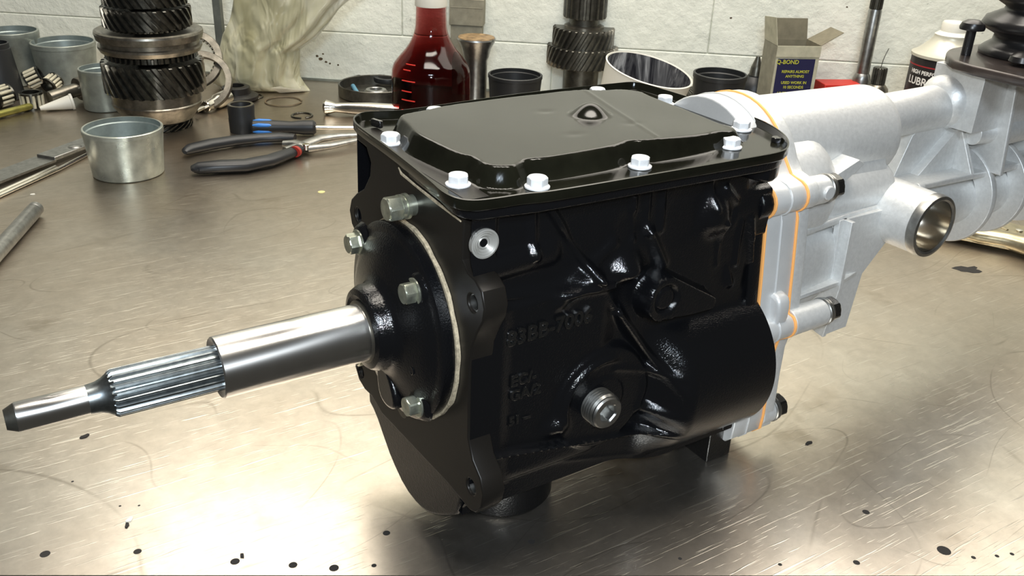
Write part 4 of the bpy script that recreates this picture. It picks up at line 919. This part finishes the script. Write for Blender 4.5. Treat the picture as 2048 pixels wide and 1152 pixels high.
# --- open carton (repair kit)
b=at(1572,250); t=thing('open_carton','small open carton printed dark blue with yellow lettering','box',b)
kk=kmm(b); h=zfor(b,92); 
ax_=Vector((math.cos(math.radians(-33)),math.sin(math.radians(-33)),0)); ay_=Vector((-ax_.y,ax_.x,0))
ax_=Vector((math.cos(math.radians(-25)),math.sin(math.radians(-25)),0)); ay_=Vector((-ax_.y,ax_.x,0))
W_=74;D_=56; th=.9
def P3(x,y,z): return ax_*x+ay_*y+Vector((0,0,z))
for nm,c,sz,mm_ in (('front_panel',P3(0,0,h/2),(W_,th,h),M['card_light']),('back_panel',P3(0,D_,h/2),(W_,th,h),M['card_in']),('left_panel',P3(-W_/2,D_/2,h/2),(th,D_,h),M['cardboard']),('right_panel',P3(W_/2,D_/2,h/2),(th,D_,h),M['card_in']),('bottom_panel',P3(0,D_/2,.6),(W_,D_,th),M['card_in'])):
    m=MB(); m.box(c,sz,ax_,ay_); m.build(nm,mm_,t)
m=MB(); m.prism([(0,0),(W_,0),(W_-3,34),(3,34)],P3(-W_/2,D_,h),ax_,Vector((0,0,1))+ay_*.10,ay_*.9); m.build('back_flap',M['card_in'],t,label='raised brown back flap')
m=MB(); m.prism([(0,0),(D_,0),(D_-3,38),(3,44)],P3(-W_/2,0,h),ay_,Vector((0,0,1))-ax_*.18,-ax_*.9); m.build('left_flap',M['card_light'],t,label='raised pale side flap')
m=MB(); m.prism([(0,0),(D_,0),(D_-3,42),(3,42)],P3(W_/2,0,h),ay_,ax_*.88+Vector((0,0,.50))-ay_*0,Vector((-.45,0,.85))*.9); m.build('right_flap',M['card_in'],t,label='side flap folded outwards')
m=MB(); m.box(P3(0,-1.4,h-9),(W_+1,1.2,17),ax_,ay_); m.build('front_flap',M['card_light'],t,label='torn pale front flap folded down')
m=MB(); m.box(P3(-1,-.9,h*.5-9),(W_-10,.6,h-24),ax_,ay_); m.build('printed_panel',M['navy'],t,label='dark blue printed front')
fy=h-29
for txt,sz,x0 in (('Q-BOND',9.5,-16),('REPAIRS ALMOST',6.2,0),('ANYTHING',6.2,0),('USED WORK IN',6.2,0),('10 SECONDS',6.2,0),('ULTRA STRONG',7,0),('ADHESIVE',7,0),('&',6,0),('FILLING POWDERS',6.4,0)):
    text_part('printed_line',txt,sz,P3(x0,-1.5,fy),ax_,Vector((0,0,1)),.3,M['yellow'],t,None,1,(0,0,0),'CENTER',bold=.12); fy-=sz*1.22+(3 if txt in('Q-BOND','ANYTHING','10 SECONDS') else 0)
# --- red tin, axle shaft, small splined shaft
t,b=standing('red_box','low red box between carton and axle shaft','box',1662,243); m=MB(); m.box((0,0,zfor(b,164)/2),(66,40,zfor(b,164)),ax_,ay_); bev(m.build('box_body',M['red'],t),1)
t,b=standing('axle_shaft','long grey axle shaft standing upright against the wall','shaft',1706,240)
pr=vprof(b,[(196,30),(178,24),(172,17),(158,17.5),(150,15),(146,12.5),(22,13.2),(18,12)]); m=MB(); m.lathe(pr,(0,0,0),Z,36); m.build('shaft_body',M['steel_dull'],t,ang=30)
m=MB(); r,z=vprof(b,[(18,11.5)])[0]; gear(m,(0,0,0),Z,z,z+50,r-1.6,r+1,20,0); m.build('splined_end',M['grey_steel'],t,ang=25)
t,b=standing('splined_stub','short dark splined stub beside the axle shaft','shaft',1740,238); gear_at(t,b,'splined_end',168,135,14,2,16,0,M['grey_steel']); m=MB(); m.lathe(vprof(b,[(196,26),(176,22),(168,15)]),(0,0,0),Z,32); m.build('stub_base',M['brown_steel'],t)
m=MB(); z=zfor(b,135); m.sweep([(0,0,z),(2,0,z+12),(6,0,z+22),(8,-2,z+32)],.7,6); m.build('wire',M['grey_steel'],t,label='thin bent wire')
# --- spray can
t,b=standing('spray_can','black and cream lubricant spray can behind the tail housing','can',1852,292)
R0=64*kmm(b); zt=zfor(b,113); m=MB(); m.lathe([(R0-3,0),(R0,2),(R0,zt-3),(R0-1,zt)],(0,0,0),Z,64); m.build('can_body',M['can_black'],t,ang=30)
m=MB(); m.lathe([(R0-1,zt-1),(R0+1.6,zt),(R0+1.6,zt+4),(R0-1,zt+5),(R0*.86,zt+9),(R0*.62,zt+21),(R0*.50,zt+29),(R0*.50,zt+31),(.01,zt+31)],(0,0,0),Z,64); m.build('shoulder_dome',M['cream'],t,ang=40,label='pale cream metal dome')
m=MB(); m.lathe([(R0*.47,zt+29),(R0*.50,zt+33),(R0*.42,zt+36),(R0*.36,zt+38),(R0*.36,zt+50),(R0*.33,zt+52),(.01,zt+52.5)],(0,0,0),Z,48); m.build('spray_cap',M['white_pl'],t,ang=40,label='white spray nozzle cap')
can_dir=math.atan2(CAM.y-b.y,CAM.x-b.x)
def bend_at(zb,a0,r=R0+.25):
    def f(x,y,zz_):
        an=a0+x/r; return Vector((math.cos(an)*(r+zz_),math.sin(an)*(r+zz_),zb+y))
    return f
for nm,lo,hi,mt in (('red_band',zt-13,zt-11,M['red_print']),('red_band',zt-75,zt-73,M['red_print'])):
    m=MB(); m.lathe([(R0+.2,lo),(R0+.35,lo),(R0+.35,hi),(R0+.2,hi)],(0,0,0),Z,64,closed=True); m.build(nm,mt,t)
text_part('can_lettering','HIGH PERFORMANCE',8.2,(0,0,0),X,Y,.2,M['white_print'],t,'white lettering',1,(0,0,0),'CENTER',bend_at(zt-24,can_dir-.30),bold=.25)
text_part('can_lettering','LUBRICANT',16,(0,0,0),X,Y,.2,M['white_print'],t,'large white lettering',1,(0,0,0),'CENTER',bend_at(zt-40,can_dir-.30),bold=.3)
text_part('can_lettering','MULTI-PURPOSE',7,(0,0,0),X,Y,.2,M['white_print'],t,'white lettering',1,(0,0,0),'CENTER',bend_at(zt-52,can_dir-.30))
m=MB(); m.lathe([(R0+.1,30),(R0+.3,30),(R0+.3,60),(R0+.1,60)],(0,0,0),Z,64,closed=True); m.build('white_band',M['white_print'],t)
# --- locking pliers on the right
off=at(1960,470); t=thing('locking_pliers','worn nickel locking pliers lying on the bench under the tail housing','pliers',off)
m=MB(); P=[(1880,440),(1905,418),(1935,420),(1985,435),(2048,450),(2140,478),(2140,520),(2048,492),(1960,474),(1900,462)]
pp=[at(x,y,14)-off for x,y in P]; m.prism([(p.x,p.y) for p in pp],(0,0,5),X,Y,(0,0,8)); bev(m.build('side_plate',M['vise'],t),1.2)
m=MB(); m.sweep([at(x,y,13)-off for x,y in ((1870,452),(1910,460),(1960,472),(2010,480),(2060,494),(2140,522))],[8,9,10,11,13,14],16,.9); m.build('channel_handle',M['vise'],t,label='rounded channel handle')
m=MB(); m.sweep([at(x,y,20)-off for x,y in ((1966,438),(1976,440),(1995,450),(2015,460))],[3,5,4,2],10,.5); m.build('release_lever',M['vise'],t)
for (x,y) in ((1937,448),(1983,436),(2038,462)):
    c=at(x,y,13)-off; m=MB(); m.lathe([(4.5,0),(4.2,1.6),(2,2.4),(.01,2.5)],c,Z,20); m.build('rivet',M['chrome'],t)
# --- dark tin strip and clutter behind tail
a=at(1948,415);b2=at(2030,396); t=thing('dark_red_strip','dark red metal strip lying behind the locking pliers','strip',a); m=MB(); d=b2-a; m.box(d/2+Vector((0,0,3)),(d.length*1.15,22,6),d,d.cross(Z)*-1); bev(m.build('strip_body',M['darkred'],t),.8)
a=at(2044,392); t=thing('dark_block','small dark metal block at the right edge under the tail','block',a); m=MB(); m.box((0,0,7),(30,14,14),(1,.3,0),(-.3,1,0)); bev(m.build('block_body',M['dark_steel'],t),1)
# --- knocks in the wall paint
for px,py,r in ((634,112,2.2),(641,118,3.2),(652,124,2),(660,127,1.6),(676,130,1.6),(646,108,1.5),(1462,36,1.6),(1694,14,1.4),(586,60,1.2)):
    dr=CF+CR*((px-1024)/F_PX)-CU*((py-576)/F_PX); tt=(WP-wn*.2-CAM).dot(wn)/dr.dot(wn); c=CAM+dr*tt
    m=MB(); P=[(r*(1+.4*(random.random()-.5))*math.cos(a)*1.3,r*(1+.4*(random.random()-.5))*math.sin(a)) for a in [2*PI*i/9 for i in range(9)]]
    m.prism(P,c,wx,Z,wn*.6); m.build('paint_chip',M['stain'],wallo)
# --- bench marks: yellow dot, flakes, oil smudges
def flat_mark(name,label,cat,px,py,r,matl,h=.4,n=12,jag=.3,sx=1,ang=0):
    c=at(px,py); t=thing(name,label,cat,c); m=MB(); P=[]
    for i in range(n):
        an=2*PI*i/n; q=r*(1+jag*(random.random()-.5)*2); x_=q*math.cos(an)*sx;y_=q*math.sin(an); P.append((x_*math.cos(ang)-y_*math.sin(ang),x_*math.sin(ang)+y_*math.cos(ang)))
    m.prism(P,(0,0,.02),X,Y,(0,0,h)); m.build('flake',matl,t)
flat_mark('paint_dot','small round yellow dot on the bench left of the cover','dot',643,384,4.6,mat('pale_yellow',(.62,.56,.25),.5),.3,20,.03)
flat_mark('oil_smudge','black oil smudge on the bench right of the tail housing','smudge',1935,540,7.5,M['dark'],.15,16,.5,2.0,-.3)
flat_mark('dirt_flake','tiny black flake below the pointed shaft end','flake',170,873,1.8,M['dark'],.8,8,.4,1.7,.2)
flat_mark('dirt_flake','tiny pale chip beside the steel tube end','flake',66,389,1.8,M['white_pl'],.8,8,.3,1.4)
flat_mark('dirt_flake','small black chip on the bench below the rear housing bolt','flake',1617,886,1.8,M['dark'],.8,8,.4,1.6)
flat_mark('dirt_flake','pale chip near the front row of drilled holes','flake',258,1041,1.6,M['white_pl'],.8,8,.3,1.8,.6)
flat_mark('dirt_flake','black crumb just right of the pale chip','flake',255,1051,1.4,M['dark'],.8,8,.4,1.6,1.2)
flat_mark('dirt_flake','black crumb beside the third drilled hole from the left','flake',484,1112,1.4,M['dark'],.8,8,.4,1.6,1.2)
